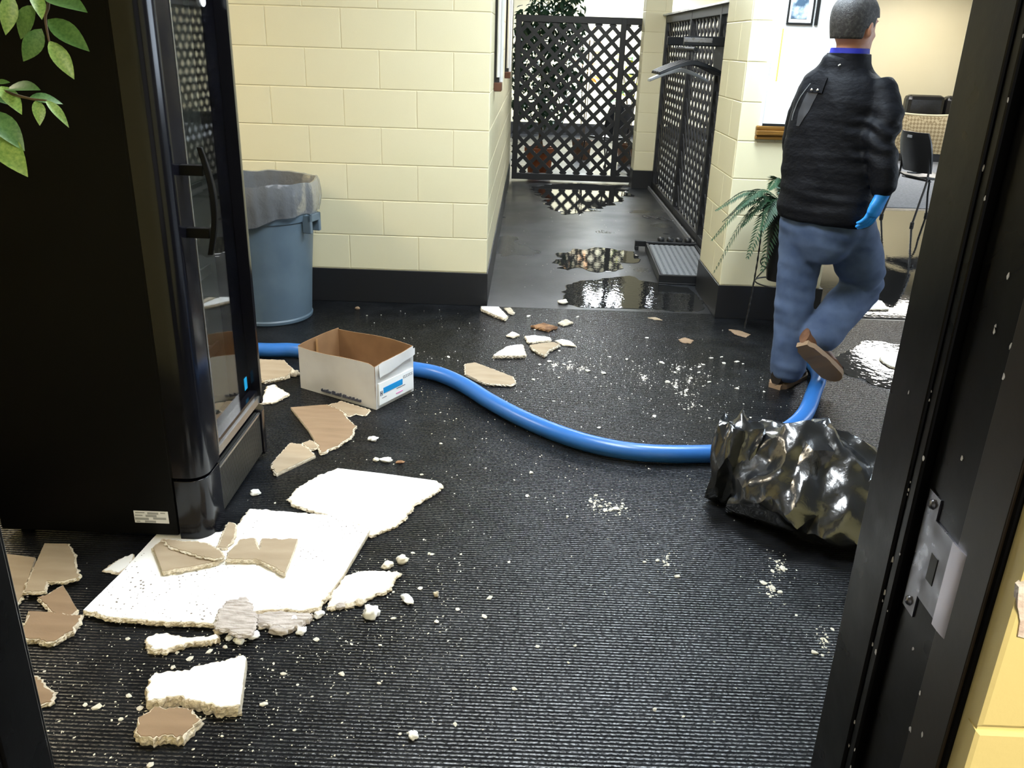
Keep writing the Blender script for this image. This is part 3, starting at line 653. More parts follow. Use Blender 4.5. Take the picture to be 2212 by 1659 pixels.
# ---------------------------------------------------------------- crumpled black plastic bag
def plastic_bag():
    rn = random.Random(17); O = Vector((0.985, 2.545, 0)); ax = Vector((0.90, -0.43, 0)).normalized(); ay = Vector((-ax.y, ax.x, 0))
    def skin(rings_n, seg, s0, s1, width, height, jit, seed, lean=0.0):
        """crumpled film: coarse jittered rings give flat facets, one light subdivision rounds the creases"""
        r2 = random.Random(seed); rings = []
        for i in range(rings_n + 1):
            q = i / rings_n; s = s0 + (s1 - s0) * q; w, h = width(q), height(q); row = []
            for j in range(seg):
                a = 2 * PI * (j + (0.5 if i % 2 else 0)) / seg; ca, sa = math.cos(a), math.sin(a)
                k = 1 + r2.uniform(-jit, jit) * (1.0 if sa > -0.6 else 0.3) + 0.16 * noise.noise(Vector((q * 3.2, ca * 1.2, sa * 1.2 + seed)))
                p = O + ax * (s + r2.uniform(-0.35, 0.35) * (s1 - s0) / rings_n) + ay * (w * ca * k * (1 - 0.42 * max(0, sa)) + lean * sa) + Vector((0, 0, max(0.001, h * 0.47 + h * 0.53 * sa * k)))
                row.append(p)
            rings.append(row)
        m = MB(); n = seg; vs = [p for r in rings for p in r]; fs = []
        for i in range(rings_n):
            for j in range(n):
                k = (j + 1) % n; a, b, c, d = i * n + j, i * n + k, (i + 1) * n + k, (i + 1) * n + j
                fs += [(a, b, d), (b, c, d)] if (i % 2 == 0) else [(a, b, c), (a, c, d)]
        fs += [tuple(range(n - 1, -1, -1)), tuple(range(rings_n * n, rings_n * n + n))]
        m.add(vs, fs); me = m.mesh('plastic_bag', tri=True, clean=True)
        bm = bmesh.new(); bm.from_mesh(me)
        for it in range(2):
            bmesh.ops.subdivide_edges(bm, edges=bm.edges[:], cuts=1, use_grid_fill=True)
            for v in bm.verts:
                if v.co.z > 0.004: v.co += Vector((noise.noise(v.co * (26 + 22 * it)), noise.noise(v.co * (26 + 22 * it) + Vector((9, 0, 0))), noise.noise(v.co * (26 + 22 * it) + Vector((0, 9, 0))))) * (0.011 - 0.005 * it)
        for it in range(1): bmesh.ops.smooth_vert(bm, verts=bm.verts[:], factor=0.35, use_axis_x=True, use_axis_y=True, use_axis_z=True)
        for v in bm.verts: v.co.z = max(v.co.z, 0.001)
        bm.to_mesh(me); bm.free(); me.polygons.foreach_set('use_smooth', [True] * len(me.polygons)); me.set_sharp_from_angle(angle=math.radians(33)); return me
    W = lambda q: 0.21 * min(1.0, 0.62 + q * 2.2) * (1 - 0.25 * max(0, q - 0.6))
    Hh = lambda q: (0.27 + 0.07 * math.sin(PI * min(1, q * 1.9)) if q < 0.55 else 0.30 - 0.30 * (q - 0.55))
    o = put('plastic_bag', skin(17, 17, -0.235, 0.56, W, Hh, 0.15, 5, 0.05), 'bag_black')
    # pinched upright fold at the left end, where the mouth was gathered
    me = skin(5, 11, -0.325, -0.175, lambda q: 0.115 - 0.02 * q, lambda q: 0.33 - 0.03 * q, 0.22, 11)
    put('gathered_fold', me, 'bag_black', o)
    tag(o, 'crumpled shiny black plastic bag lying over the blue hose', 'plastic bag')
plastic_bag()

# ---------------------------------------------------------------- broken ceiling plaster and wallboard pieces
def slab(name, label, outline, face='plaster_white', z0=0.0, th=0.014, jag=0.005, tilt=(0, 0), core='gypsum', seed=1, clean=(), cat='debris', group='fallen plaster pieces', inset=0.005, thin=False):
    rn = random.Random(seed * 7 + 3); n = len(outline)
    cx_ = sum(p[0] for p in outline) / n; cy_ = sum(p[1] for p in outline) / n
    pts = []; flags = []
    for i in range(n):
        a, b = Vector((*outline[i], 0)), Vector((*outline[(i + 1) % n], 0)); L = (b - a).length; k = max(1, int(L / 0.0055)); nr = Vector((b.y - a.y, a.x - b.x, 0)).normalized()
        for q in range(k):
            p = a.lerp(b, q / k); am = 0.12 if i in clean else 1.0
            p = p + nr * (jag * am * (1.3 * noise.noise(p * 38 + Vector((seed, 0, 0))) + 0.9 * noise.noise(p * 120 + Vector((seed, 3, 0))) + rn.uniform(-0.3, 0.3)))
            pts.append(p - Vector((cx_, cy_, 0))); flags.append(am)
    N = len(pts); cen = Vector((0, 0, 0))
    def ring(off, z, amp, sd):
        o = []
        for i in range(N):
            t = (pts[(i + 1) % N] - pts[i - 1]); nr = Vector((t.y, -t.x, 0)).normalized()
            area = sum(pts[j - 1].x * pts[j].y - pts[j].x * pts[j - 1].y for j in (i,))
            o.append(pts[i] + nr * sg * (off * (0.25 if flags[i] < 1 else 1) + amp * flags[i] * noise.noise(pts[i] * 130 + Vector((sd, 0, z * 50)))) + Vector((0, 0, z)))
        return o
    A = sum(pts[i - 1].x * pts[i].y - pts[i].x * pts[i - 1].y for i in range(N)); sg = 1 if A > 0 else -1
    t = thing(name, label, cat, (cx_, cy_, z0), group=group); t.rotation_euler = (tilt[0], tilt[1], 0)
    if A < 0: pts.reverse(); flags.reverse(); sg = 1
    cz = th - 0.0016
    MB().loft([ring(-0.001, 0.0, 0.006, 1), ring(0.003, th * 0.28, 0.008, 2), ring(0.004, th * 0.55, 0.008, 3), ring(0.002, th * 0.8, 0.006, 6), ring(0.0005, cz, 0.003, 4)]).build('gypsum_core', core, t, tri=True, clean=True)
    MB().loft([ring(-0.001, cz - 0.0003, 0.001, 5), ring(-inset * 0.4, th, 0.002, 5)]).build('facing', face, t, tri=True, clean=True)
    return t
def lump(name, label, p, r, m='crumb', seed=1, squash=0.6, group=None, cat='debris', stretch=1.0, rz=0.0):
    bm = bmesh.new(); bmesh.ops.create_icosphere(bm, subdivisions=3, radius=1)
    M = Matrix.Rotation(rz, 3, 'Z')
    for v in bm.verts:
        k = 1 + 0.45 * noise.noise(v.co * 1.6 + Vector((seed * 3.1, 0, 0))) + 0.22 * noise.noise(v.co * 4.5 + Vector((0, seed, 0)))
        q = v.co * k * r; q = M @ Vector((q.x * stretch, q.y, q.z * squash)); v.co = q
    zmin = min(v.co.z for v in bm.verts)
    for v in bm.verts: v.co.z = max(v.co.z - zmin * 0.8, 0)
    me = bpy.data.meshes.new(name); bm.to_mesh(me); bm.free()
    me.polygons.foreach_set('use_smooth', [True] * len(me.polygons))
    o = put(name, me, m, loc=p); tag(o, label, cat, group); return o

G = 'fallen plaster pieces'
slab('ceiling_panel', 'largest white ceiling panel slab on the floor before the refrigerator', [(-1.1638, 1.8719), (-1.1404, 2.0483), (-1.1225, 2.27), (-1.0865, 2.2862), (-0.9907, 2.2578), (-0.8928, 2.3056), (-0.8906, 2.3679), (-0.8853, 2.4331), (-0.7436, 2.4226), (-0.5943, 2.407), (-0.4676, 2.3306), (-0.4852, 2.1993), (-0.5009, 2.084), (-0.5208, 1.9904), (-0.5396, 1.9257), (-0.5809, 1.9066), (-0.6207, 1.9123), (-0.6997, 1.8991), (-0.796, 1.891), (-0.7884, 1.8399), (-0.9442, 1.8381), (-1.073, 1.8477)], 'plaster_speck', 0.004, 0.017, 0.004, seed=1, clean=(0, 1, 9, 10, 11, 12))
slab('ceiling_panel', 'broken white ceiling panel behind the largest one, with a ragged right edge', [(-0.7814, 2.522), (-0.7717, 2.5942), (-0.7165, 2.698), (-0.6636, 2.7561), (-0.4867, 2.7269), (-0.2953, 2.6891), (-0.2683, 2.6534), (-0.2961, 2.5912), (-0.3487, 2.5231), (-0.3641, 2.4515), (-0.3815, 2.3914), (-0.4166, 2.3547), (-0.4601, 2.3127), (-0.4719, 2.3451), (-0.5972, 2.4194), (-0.6864, 2.4517), (-0.7492, 2.4837)], 'plaster_white', 0.0, 0.012, 0.005, seed=2, clean=(3, 4))
slab('plaster_slab', 'white plaster slab with a crumbled edge at the lower right of the largest panel', [(-0.4969, 2.0901), (-0.455, 2.1141), (-0.4013, 2.1224), (-0.3408, 2.1146), (-0.3565, 2.0739), (-0.3604, 2.0306), (-0.4064, 1.9968), (-0.4233, 1.9742), (-0.4692, 1.9564), (-0.5162, 1.9346), (-0.517, 1.9962)], 'plaster_white', 0.0, 0.013, 0.006, seed=3)
slab('wallboard_piece', 'cracked tan wallboard piece lying at the left on the largest white panel', [(-1.0902, 2.1584), (-1.0803, 2.2028), (-0.9655, 2.2005), (-0.8994, 2.1616), (-0.8683, 2.124), (-0.8784, 2.1014), (-0.9445, 2.066), (-1.0161, 2.0425)], 'paper_tan', 0.021, 0.016, 0.004, seed=4, clean=(7,))
slab('wallboard_sheet', 'torn paper flap curling above the cracked tan wallboard piece', [(-1.0783, 2.1975), (-1.0191, 2.1913), (-0.9464, 2.1861), (-0.8913, 2.1492), (-0.8607, 2.1167), (-0.8852, 2.1004), (-0.943, 2.1159), (-0.9844, 2.1378), (-1.03, 2.1547)], 'paper_tan', 0.0375, 0.007, 0.004, seed=5, tilt=(0.02, -0.02))
slab('wallboard_piece', 'tan wallboard piece with a notch lying at the right on the largest white panel', [(-0.8546, 2.1157), (-0.8581, 2.1676), (-0.8483, 2.2198), (-0.8095, 2.233), (-0.7735, 2.1709), (-0.7834, 2.2322), (-0.6742, 2.2373), (-0.6678, 2.1433), (-0.6646, 2.0551), (-0.7134, 2.0893), (-0.7614, 2.1173), (-0.8073, 2.1141)], 'paper_tan', 0.0212, 0.016, 0.0035, seed=6, clean=(6, 7))
slab('wallboard_piece', 'narrow tan wallboard strip leaning at the foot of the refrigerator corner', [(-0.9082, 2.1841), (-0.913, 2.2517), (-0.917, 2.32), (-0.8941, 2.3133), (-0.8736, 2.2465), (-0.8778, 2.1862)], 'paper_tan', 0.0212, 0.012, 0.003, seed=7, tilt=(0.05, 0.05))
slab('wallboard_piece', 'tan wallboard piece half hidden behind the left door jamb', [(-1.5973, 2.1487), (-1.5468, 2.1372), (-1.4324, 2.1203), (-1.3966, 2.021), (-1.3645, 1.9307), (-1.3649, 1.893), (-1.4236, 1.9038), (-1.5114, 2.0065)], 'paper_tan', 0.0, 0.012, 0.003, seed=8, clean=(1, 2, 3))
slab('wallboard_piece', 'long tan wallboard piece left of the largest panel, overlapping its neighbour', [(-1.4325, 2.1767), (-1.3614, 2.1791), (-1.3152, 2.1244), (-1.2793, 2.064), (-1.2456, 2.0131), (-1.2842, 1.9925), (-1.3252, 1.9876), (-1.305, 1.9451), (-1.3616, 1.9371), (-1.3985, 2.0583)], 'paper_tan', 0.0125, 0.013, 0.004, seed=9, clean=(0, 9))
slab('wallboard_piece', 'brown wallboard piece with a rounded corner propped below the long tan piece', [(-1.2772, 1.9828), (-1.2288, 1.9295), (-1.1846, 1.8802), (-1.1924, 1.8535), (-1.232, 1.855), (-1.3149, 1.9218), (-1.2967, 1.9358)], 'paper_brown', 0.004, 0.014, 0.003, seed=10, tilt=(0.0, 0.05), clean=(0, 1))
slab('wallboard_piece', 'brown wallboard piece with thick crumbled front edge touching the tip of the largest panel', [(-1.3094, 1.864), (-1.2344, 1.8628), (-1.1613, 1.8574), (-1.153, 1.7919), (-1.1788, 1.7458), (-1.2656, 1.7552), (-1.2886, 1.7873), (-1.2915, 1.8275)], 'paper_brown', 0.0, 0.018, 0.006, seed=11, clean=(0,))
slab('plaster_slab', 'small white plaster piece under the left edge of the largest panel', [(-1.204, 2.0744), (-1.1971, 2.1155), (-1.1592, 2.165), (-1.1463, 2.1484), (-1.1466, 2.102), (-1.1566, 2.0635)], 'plaster_white', 0.0, 0.009, 0.005, seed=12)
slab('plaster_slab', 'tiny white plaster corner peeking past the left door jamb', [(-1.3562, 1.8523), (-1.3278, 1.8422), (-1.2973, 1.8168), (-1.3017, 1.805), (-1.3274, 1.8111)], 'plaster_white', 0.0, 0.008, 0.003, seed=13)
slab('torn_gypsum', 'grey layered torn gypsum lump at the broken front edge of the largest panel', [(-0.7772, 1.8061), (-0.7917, 1.8693), (-0.7881, 1.9142), (-0.7432, 1.9379), (-0.6945, 1.8714), (-0.6817, 1.8215), (-0.6833, 1.7912), (-0.7101, 1.7877)], 'torn_layer', 0.0212, 0.012, 0.006, (0.03, 0.02), 'torn_layer', seed=14)
slab('torn_gypsum', 'bluish grey torn paper roll right of the layered gypsum lump', [(-0.6992, 1.8883), (-0.6354, 1.9044), (-0.5955, 1.9029), (-0.5434, 1.8981), (-0.5684, 1.8568), (-0.6047, 1.8294), (-0.6331, 1.8469), (-0.6818, 1.8517)], 'torn_layer', 0.0, 0.018, 0.006, (0, 0.0), 'torn_layer', seed=15)
slab('plaster_slab', 'long crumbly white plaster strip in front of the largest panel', [(-0.9425, 1.7553), (-0.9453, 1.779), (-0.9308, 1.7967), (-0.8522, 1.7829), (-0.7716, 1.7952), (-0.7624, 1.7828), (-0.8374, 1.7599), (-0.8626, 1.7475), (-0.8888, 1.7298), (-0.9223, 1.7331)], 'plaster_white', 0.0, 0.018, 0.007, seed=16)
slab('plaster_slab', 'thick white plaster slab nearest the bottom, beside a tan piece', [(-0.8708, 1.6048), (-0.8623, 1.6328), (-0.819, 1.6353), (-0.7489, 1.6677), (-0.6738, 1.7029), (-0.6631, 1.6949), (-0.6455, 1.6178), (-0.6278, 1.5384), (-0.6632, 1.5245), (-0.74, 1.5426), (-0.7927, 1.5547), (-0.8077, 1.5433), (-0.842, 1.5368)], 'plaster_white', 0.0, 0.034, 0.007, seed=17, clean=(4, 5, 6))
slab('wallboard_piece', 'tan topped wallboard chunk with layered edges nearest the bottom of the picture', [(-0.8232, 1.5244), (-0.747, 1.5227), (-0.708, 1.4929), (-0.7132, 1.4617), (-0.7249, 1.4404), (-0.816, 1.4328), (-0.836, 1.4453), (-0.8409, 1.4757)], 'paper_brown', 0.0, 0.028, 0.007, seed=18)
slab('wallboard_piece', 'small tan wallboard piece tucked against the left door jamb low down', [(-1.1909, 1.6069), (-1.1723, 1.6242), (-1.1535, 1.6253), (-1.0898, 1.5717), (-1.0756, 1.5449), (-1.0982, 1.5241), (-1.1376, 1.5324)], 'paper_brown', 0.0, 0.012, 0.005, seed=19)
slab('wallboard_piece', 'pale tan wallboard piece between the refrigerator and the cardboard box', [(-1.2761, 3.8313), (-1.1541, 3.831), (-1.0896, 3.724), (-1.0809, 3.6344), (-1.1677, 3.5562), (-1.2141, 3.5977)], 'paper_tan', 0.0, 0.02, 0.004, seed=20)
lump('plaster_chunk', 'crumbly pale plaster chunk at the left end of the cardboard box', (-1.065, 3.6761, 0), 0.022, 'gypsum', 3, 0.8, G)
slab('plaster_slab', 'rough white plaster piece beside the refrigerator door', [(-1.1149, 3.3281), (-1.1424, 3.5111), (-1.118, 3.5358), (-1.0263, 3.4298), (-1.05, 3.3751), (-1.072, 3.3321)], 'plaster_white', 0.0, 0.012, 0.006, seed=22)
slab('wallboard_piece', 'large four sided tan wallboard piece in front of the cardboard box', [(-0.9775, 3.2861), (-0.8351, 3.3292), (-0.7639, 3.2762), (-0.6684, 3.1206), (-0.6708, 3.0198), (-0.7019, 2.9422), (-0.7483, 2.8782), (-0.7999, 2.9751), (-0.8497, 3.0736)], 'paper_brown', 0.0, 0.013, 0.005, seed=23, clean=(0, 7, 8))
slab('wallboard_piece', 'cracked tan wallboard piece under the front corner of the cardboard box', [(-0.8315, 3.3384), (-0.782, 3.3889), (-0.6385, 3.3013), (-0.6522, 3.2466), (-0.6924, 3.2622), (-0.7204, 3.2357), (-0.7601, 3.2853)], 'paper_tan', 0.0, 0.006, 0.004, seed=24)
slab('wallboard_piece', 'triangular tan wallboard piece with a clean white edge by the refrigerator grille', [(-0.9051, 2.7475), (-0.9045, 2.8301), (-0.8875, 2.9428), (-0.8431, 2.9384), (-0.7677, 2.8492), (-0.8197, 2.7728), (-0.8725, 2.6924)], 'paper_tan', 0.0, 0.015, 0.004, seed=25, clean=(4, 5))
slab('wallboard_piece', 'small tan wallboard scrap touching the large four sided piece', [(-0.8421, 2.9549), (-0.8215, 2.9816), (-0.7979, 2.9669), (-0.7758, 2.9197), (-0.8018, 2.9015)], 'paper_tan', 0.0, 0.012, 0.003, seed=26)
slab('plaster_slab', 'white plaster wedge at the corridor wall corner', [(-0.2566, 4.8465), (-0.1519, 4.8498), (-0.0943, 4.6726), (-0.1062, 4.627), (-0.1813, 4.7071), (-0.2512, 4.7999)], 'plaster_white', 0.0, 0.02, 0.003, seed=27)
slab('plaster_slab', 'small grey plaster flake beside the white wedge', [(-0.1161, 4.8578), (-0.0833, 4.8714), (-0.056, 4.7623), (-0.0748, 4.7509)], 'gypsum', 0.0, 0.012, 0.003, seed=28)
slab('bark_piece', 'brown flaky board scrap in the middle of the floor', [(0.045, 4.5225), (0.113, 4.5811), (0.1875, 4.5222), (0.1347, 4.4585)], 'bark_brown', 0.0, 0.016, 0.004, core='bark_brown', seed=29)
slab('plaster_slab', 'pale plaster flake behind the brown board scrap', [(0.1977, 4.6057), (0.2451, 4.6809), (0.2801, 4.6238), (0.228, 4.5665)], 'gypsum', 0.0, 0.012, 0.003, seed=30)
slab('plaster_slab', 'pale plaster flake left of the plaster cluster in the middle', [(-0.0874, 4.3517), (-0.0589, 4.4184), (-0.02, 4.3671), (-0.0544, 4.332)], 'plaster_white', 0.0, 0.012, 0.003, seed=31)
slab('plaster_slab', 'white plaster piece at the back of the middle cluster', [(0.0104, 4.3411), (0.0655, 4.3628), (0.1478, 4.333), (0.142, 4.2864), (0.0801, 4.2645), (0.0309, 4.2441)], 'plaster_white', 0.0, 0.014, 0.004, seed=32)
slab('wallboard_piece', 'beige wallboard piece with a pointed front in the middle cluster', [(0.0384, 4.1891), (0.0993, 4.2252), (0.1681, 4.2476), (0.1941, 4.2133), (0.1391, 4.1277), (0.1118, 4.0409), (0.0554, 4.1259)], 'paper_tan', 0.0, 0.018, 0.004, seed=33)
slab('plaster_slab', 'thin white plaster sliver at the right of the middle cluster', [(0.1769, 4.2979), (0.2099, 4.3245), (0.2537, 4.2987), (0.2777, 4.2264), (0.2123, 4.2415)], 'plaster_white', 0.0, 0.010, 0.002, seed=34)
slab('plaster_slab', 'white plaster piece at the front left of the middle cluster', [(-0.1305, 4.0498), (-0.0748, 4.1622), (-0.0029, 4.1919), (0.0179, 4.031), (-0.066, 4.0154), (-0.1451, 4.0071)], 'plaster_white', 0.0, 0.018, 0.004, seed=35)
slab('wallboard_piece', 'large pale tan wallboard piece just behind the blue hose', [(-0.2784, 3.8858), (-0.2322, 3.9101), (-0.1843, 3.8697), (-0.1209, 3.8129), (-0.0433, 3.741), (-0.0264, 3.6658), (-0.0451, 3.6351), (-0.1612, 3.6411), (-0.2089, 3.683), (-0.2659, 3.7491)], 'paper_tan', 0.0, 0.013, 0.003, seed=36, clean=(8,))
slab('paper_scrap', 'pointed brown paper scrap at the foot of the plant stand', [(1.1716, 4.6223), (1.2279, 4.6036), (1.2685, 4.5421), (1.2331, 4.4898), (1.1915, 4.5335)], 'paper_brown', 0.0, 0.003, 0.001, seed=37, cat='paper scrap', group=None, core='paper_brown')
slab('paper_scrap', 'small brown paper scrap left of the plant stand foot', [(0.8532, 4.4082), (0.892, 4.4439), (0.9277, 4.4008), (0.9017, 4.3518), (0.8635, 4.3629)], 'paper_brown', 0.0, 0.003, 0.001, seed=38, cat='paper scrap', group=None, core='paper_brown')
slab('paper_scrap', 'thin yellowish paper sliver near the tray edge', [(0.7316, 4.7899), (0.7743, 4.804), (0.8082, 4.7539), (0.7682, 4.7581)], 'paper_tan', 0.0, 0.003, 0.001, seed=39, cat='paper scrap', group=None, core='paper_tan')
slab('plaster_slab', 'white plaster piece lying in the puddle behind the person', [(2.0838, 5.0995), (2.2366, 5.3443), (2.298, 5.3095), (2.2669, 5.1217)], 'plaster_white', 0.0, 0.012, 0.002, seed=40)
slab('plaster_slab', 'white plaster piece on the wet floor right of the lifted foot', [(1.8596, 4.1864), (1.9529, 4.3034), (2.0147, 4.2736), (1.9223, 4.044), (1.8683, 4.0849)], 'plaster_white', 0.0, 0.012, 0.004, seed=41)
rn_e = random.Random(44); edge = [(-0.7736, 1.8247), (-0.7383, 1.8005), (-0.6865, 1.8111), (-0.6797, 1.8497), (-0.6407, 1.8444), (-0.5985, 1.8355), (-0.5845, 1.8673), (-0.5621, 1.8885), (-0.5328, 1.9145), (-0.5086, 1.9324), (-0.4829, 1.9507), (-0.4533, 1.9652), (-0.4299, 1.9794), (-0.5672, 1.8489), (-0.7131, 1.7983), (-0.6288, 1.8374)]
for i, (x, y) in enumerate(edge):
    lump('gypsum_chunk', 'crumbly gypsum chunk shed along the broken front edge of the largest panel', (x + rn_e.uniform(-.01, .01), y + rn_e.uniform(-.012, .012), 0), rn_e.uniform(0.008, 0.016), rn_e.choice(('gypsum', 'torn_layer', 'plaster_white')), 50 + i, 0.7, 'gypsum chunks along the broken panel edge', 'debris', rn_e.uniform(1, 1.6), rn_e.uniform(0, 3))
for i, (px, r, m, sq, st, rz, lb) in enumerate([
    ((-0.3904, 1.9194, 0), 0.022, 'plaster_white', 0.9, 1.0, 0, 'round white plaster chunk right of the panel front edge'),
    ((-0.344, 2.183, 0), 0.016, 'crumb', 0.8, 1.1, 0, 'knobby cream plaster chunk right of the largest panel'),
    ((-0.3821, 2.1558, 0), 0.014, 'crumb', 0.8, 1.3, 0.6, 'pair shaped cream plaster chunk beside the knobby one'),
    ((-0.3012, 1.9962, 0), 0.013, 'plaster_white', 0.6, 2.0, -1.0, 'elongated white plaster chip right of the panel'),
    ((-0.2223, 2.0231, 0), 0.008, 'gypsum', 0.9, 1.0, 0, 'small tan plaster pebble right of the elongated chip'),
    ((-0.2181, 1.4886, 0), 0.011, 'plaster_white', 0.9, 1.0, 0, 'single white plaster pebble near the bottom middle'),
    ((-0.579, 3.0188, 0), 0.014, 'plaster_white', 0.7, 1.3, 0.2, 'white plaster pebble in front of the box label'),
    ((-0.4976, 2.845, 0), 0.013, 'plaster_white', 0.6, 1.8, 0, 'white plaster pebble behind the second panel'),
    ((-0.538, 2.8456, 0), 0.010, 'crumb', 0.7, 1.2, 0, 'cream plaster pebble left of a white one behind the second panel'),
    ((-0.4458, 2.8378, 0), 0.009, 'bark_brown', 0.5, 1.8, 0.4, 'brown chip behind the second panel'),
    ((-0.9077, 2.5625, 0), 0.014, 'plaster_white', 0.7, 1.3, 0, 'white plaster chip by the grille'),
    ((-0.9787, 4.7605, 0), 0.014, 'paper_brown', 0.6, 1.0, 0, 'tan crumb on the floor before the black baseboard'),
    ((0.2379, 5.0256, 0), 0.024, 'crumb', 0.6, 1.2, 0, 'pale plaster crumb at the edge of the puddle'),
    ((0.8896, 4.3976, 0), 0.001, 'crumb', 0.6, 1.2, 0, ''),
]):
    if lb: lump('plaster_chunk', lb, px, r, m, i + 3, sq, G if 'plaster' in lb else None, 'debris', st, rz)

# ---------------------------------------------------------------- standing water
def puddle(label, outline, m='water_still', z=0.0025, rough=0.03, seed=1, straight=()):
    pts = []; n = len(outline); rn = random.Random(seed)
    for i in range(n):
        a, b = Vector((*outline[i], 0)), Vector((*outline[(i + 1) % n], 0)); k = max(1, int((b - a).length / 0.035))
        nr = Vector((b.y - a.y, a.x - b.x, 0)).normalized()
        for q in range(k):
            p = a.lerp(b, q / k)
            if i not in straight: p = p + nr * (rough * 2.2 * noise.noise(p * 7 + Vector((seed, 0, 0))) + rough * noise.noise(p * 22 + Vector((0, seed, 0))))
            pts.append(p)
    c = sum(pts, Vector()) / len(pts)
    inn = [c + (p - c) * 0.985 for p in pts]
    o = MB().loft([[p - c for p in pts], [p - c + Vector((0, 0, z)) for p in inn]]).build('puddle', m, tri=True, clean=True, loc=c)
    return tag(o, label, 'puddle')
puddle('still puddle mirroring the lattice screen at the end of the corridor', [(0.0431, 9.6089), (0.5222, 9.9167), (0.9919, 9.8138), (1.0919, 9.2611), (0.8878, 8.6535), (0.6307, 8.2961), (0.4779, 7.9346), (0.3287, 7.9998), (0.1833, 8.5171)], rough=0.06, seed=2)
puddle('small puddle halfway along the corridor left of the boot tray', [(0.1854, 6.1741), (0.3354, 6.5001), (0.5971, 6.6372), (0.7731, 6.567), (0.8903, 6.3369), (0.7933, 6.0915), (0.6462, 5.961), (0.4423, 5.879), (0.2619, 5.8801)], 'water_still', rough=0.06, seed=3)
puddle('wide rippled puddle along the matting edge, in front of the boot tray', [(0.3031, 4.9548), (0.2108, 5.1866), (0.2798, 5.4729), (0.4924, 5.6568), (0.725, 5.7632), (0.8786, 5.5878), (1.0664, 5.4956), (1.1299, 5.3034), (1.0924, 4.9733), (0.6974, 4.964)], 'water_ripple', rough=0.03, seed=4, straight=(9, 10))
puddle('large puddle mirroring the sofa and chair beyond the person', [(1.76, 4.93), (1.76, 5.9), (2.3, 7.4), (3.2, 8.75), (5.0, 8.95), (5.6, 7.6), (4.0, 6.2), (3.2, 4.93)], 'water_still', rough=0.02, seed=5, straight=(7, 3))
puddle('thin wet patch on the matting right of the lifted foot', [(1.6054, 4.1386), (1.7612, 4.3853), (1.9361, 4.5205), (2.1278, 4.4864), (2.2437, 4.2893), (2.0036, 3.7526), (1.8341, 3.7652), (1.6814, 3.8268), (1.6097, 3.9422)], 'water_ripple', rough=0.03, seed=6)

# ---------------------------------------------------------------- loose crumbs
def crumbs():
    rn = random.Random(21); meshes = []
    for i in range(7):
        bm = bmesh.new(); bmesh.ops.create_icosphere(bm, subdivisions=1, radius=1)
        for v in bm.verts: v.co *= rn.uniform(0.6, 1.25); v.co.z = max(v.co.z * 0.6, -0.25) + 0.25
        me = bpy.data.meshes.new('plaster_crumb'); bm.to_mesh(me); bm.free(); me.materials.append(MATS['crumb']); meshes.append(me)
    def spot():
        k = rn.random()
        if k < 0.34: return rn.gauss(-0.50, 0.26), rn.gauss(1.95, 0.26)
        if k < 0.56: return rn.gauss(-0.78, 0.26), rn.gauss(1.62, 0.17)
        if k < 0.74: return rn.uniform(-0.7, 0.9), rn.uniform(2.5, 4.1)
        if k < 0.84: return rn.gauss(0.80, 0.28), rn.gauss(3.75, 0.32)
        if k < 0.92: return rn.gauss(-0.25, 0.5), rn.gauss(4.0, 0.45)
        if k < 0.95: return rn.uniform(-0.1, 1.0), rn.uniform(5.2, 9.0)
        return rn.uniform(-0.9, 0.7), rn.uniform(1.3, 2.6)
    trails = [(0.7811, 3.9675, 0), (0.8102, 3.8137, 0), (0.7582, 3.6342, 0), (0.7712, 3.5004, 0), (0.7329, 3.7464, 0), (0.5862, 3.8037, 0), (0.3091, 2.5586, 0), (0.2707, 2.581, 0), (0.3567, 2.5559, 0), (0.4721, 2.2536, 0), (0.8153, 2.2466, 0), (0.7599, 2.1159, 0), (0.8413, 1.8849, 0), (0.1666, 3.9504, 0), (0.235, 3.9314, 0), (0.2909, 3.9049, 0)]
    for i in range(230):
        x, y = spot(); r = rn.uniform(0.0035, 0.0085) * (1.0 if y < 3 else 1.35)
        if i < 64: p = trails[i % 16]; x, y = rn.gauss(p[0], 0.03), rn.gauss(p[1], 0.04)
        if x < -0.93 and y > 2.2: continue
        o = put('plaster_crumb', meshes[i % 7], 'crumb', loc=(x, y, 0.0)); o.scale = (r * rn.uniform(0.8, 1.7), r, r * rn.uniform(0.5, 1)); o.rotation_euler = (0, 0, rn.uniform(0, 6.3))
        tag(o, 'small pale plaster crumb scattered on the black floor', 'debris', 'loose plaster crumbs')
    b = MB(); oc = [(1, 0, 0), (0, 1, 0), (-1, 0, 0), (0, -1, 0), (0, 0, 0.8)]
    for i in range(4200):
        x, y = spot(); r = (0.0007 + 0.0020 * rn.random() ** 2) * (1.0 if y < 2.6 else 1.25)
        if i % 4 == 0: p = trails[rn.randrange(16)]; u = rn.expovariate(1.0); w_ = rn.uniform(0, 6.3); x, y = p[0] + 0.030 * u * math.cos(w_), p[1] + 0.052 * u * math.sin(w_) + 0.02 * math.cos(w_); r *= 1.5 if u < 0.7 else 0.9
        if x < -0.93 and y > 2.2 or y > 4.9 and x < -0.2: continue
        a = rn.uniform(0, 6.3); c, s_ = math.cos(a), math.sin(a); sx = rn.uniform(0.7, 1.9)
        b.add([(x + r * (c * q[0] * sx - s_ * q[1]), y + r * (s_ * q[0] * sx + c * q[1]), r * q[2]) for q in oc], [(0, 1, 4), (1, 2, 4), (2, 3, 4), (3, 0, 4)])
    o = b.build('plaster_dust', 'crumb'); tag(o, 'fine white plaster grit spread over the black matting', 'debris'); o['kind'] = 'stuff'
crumbs()

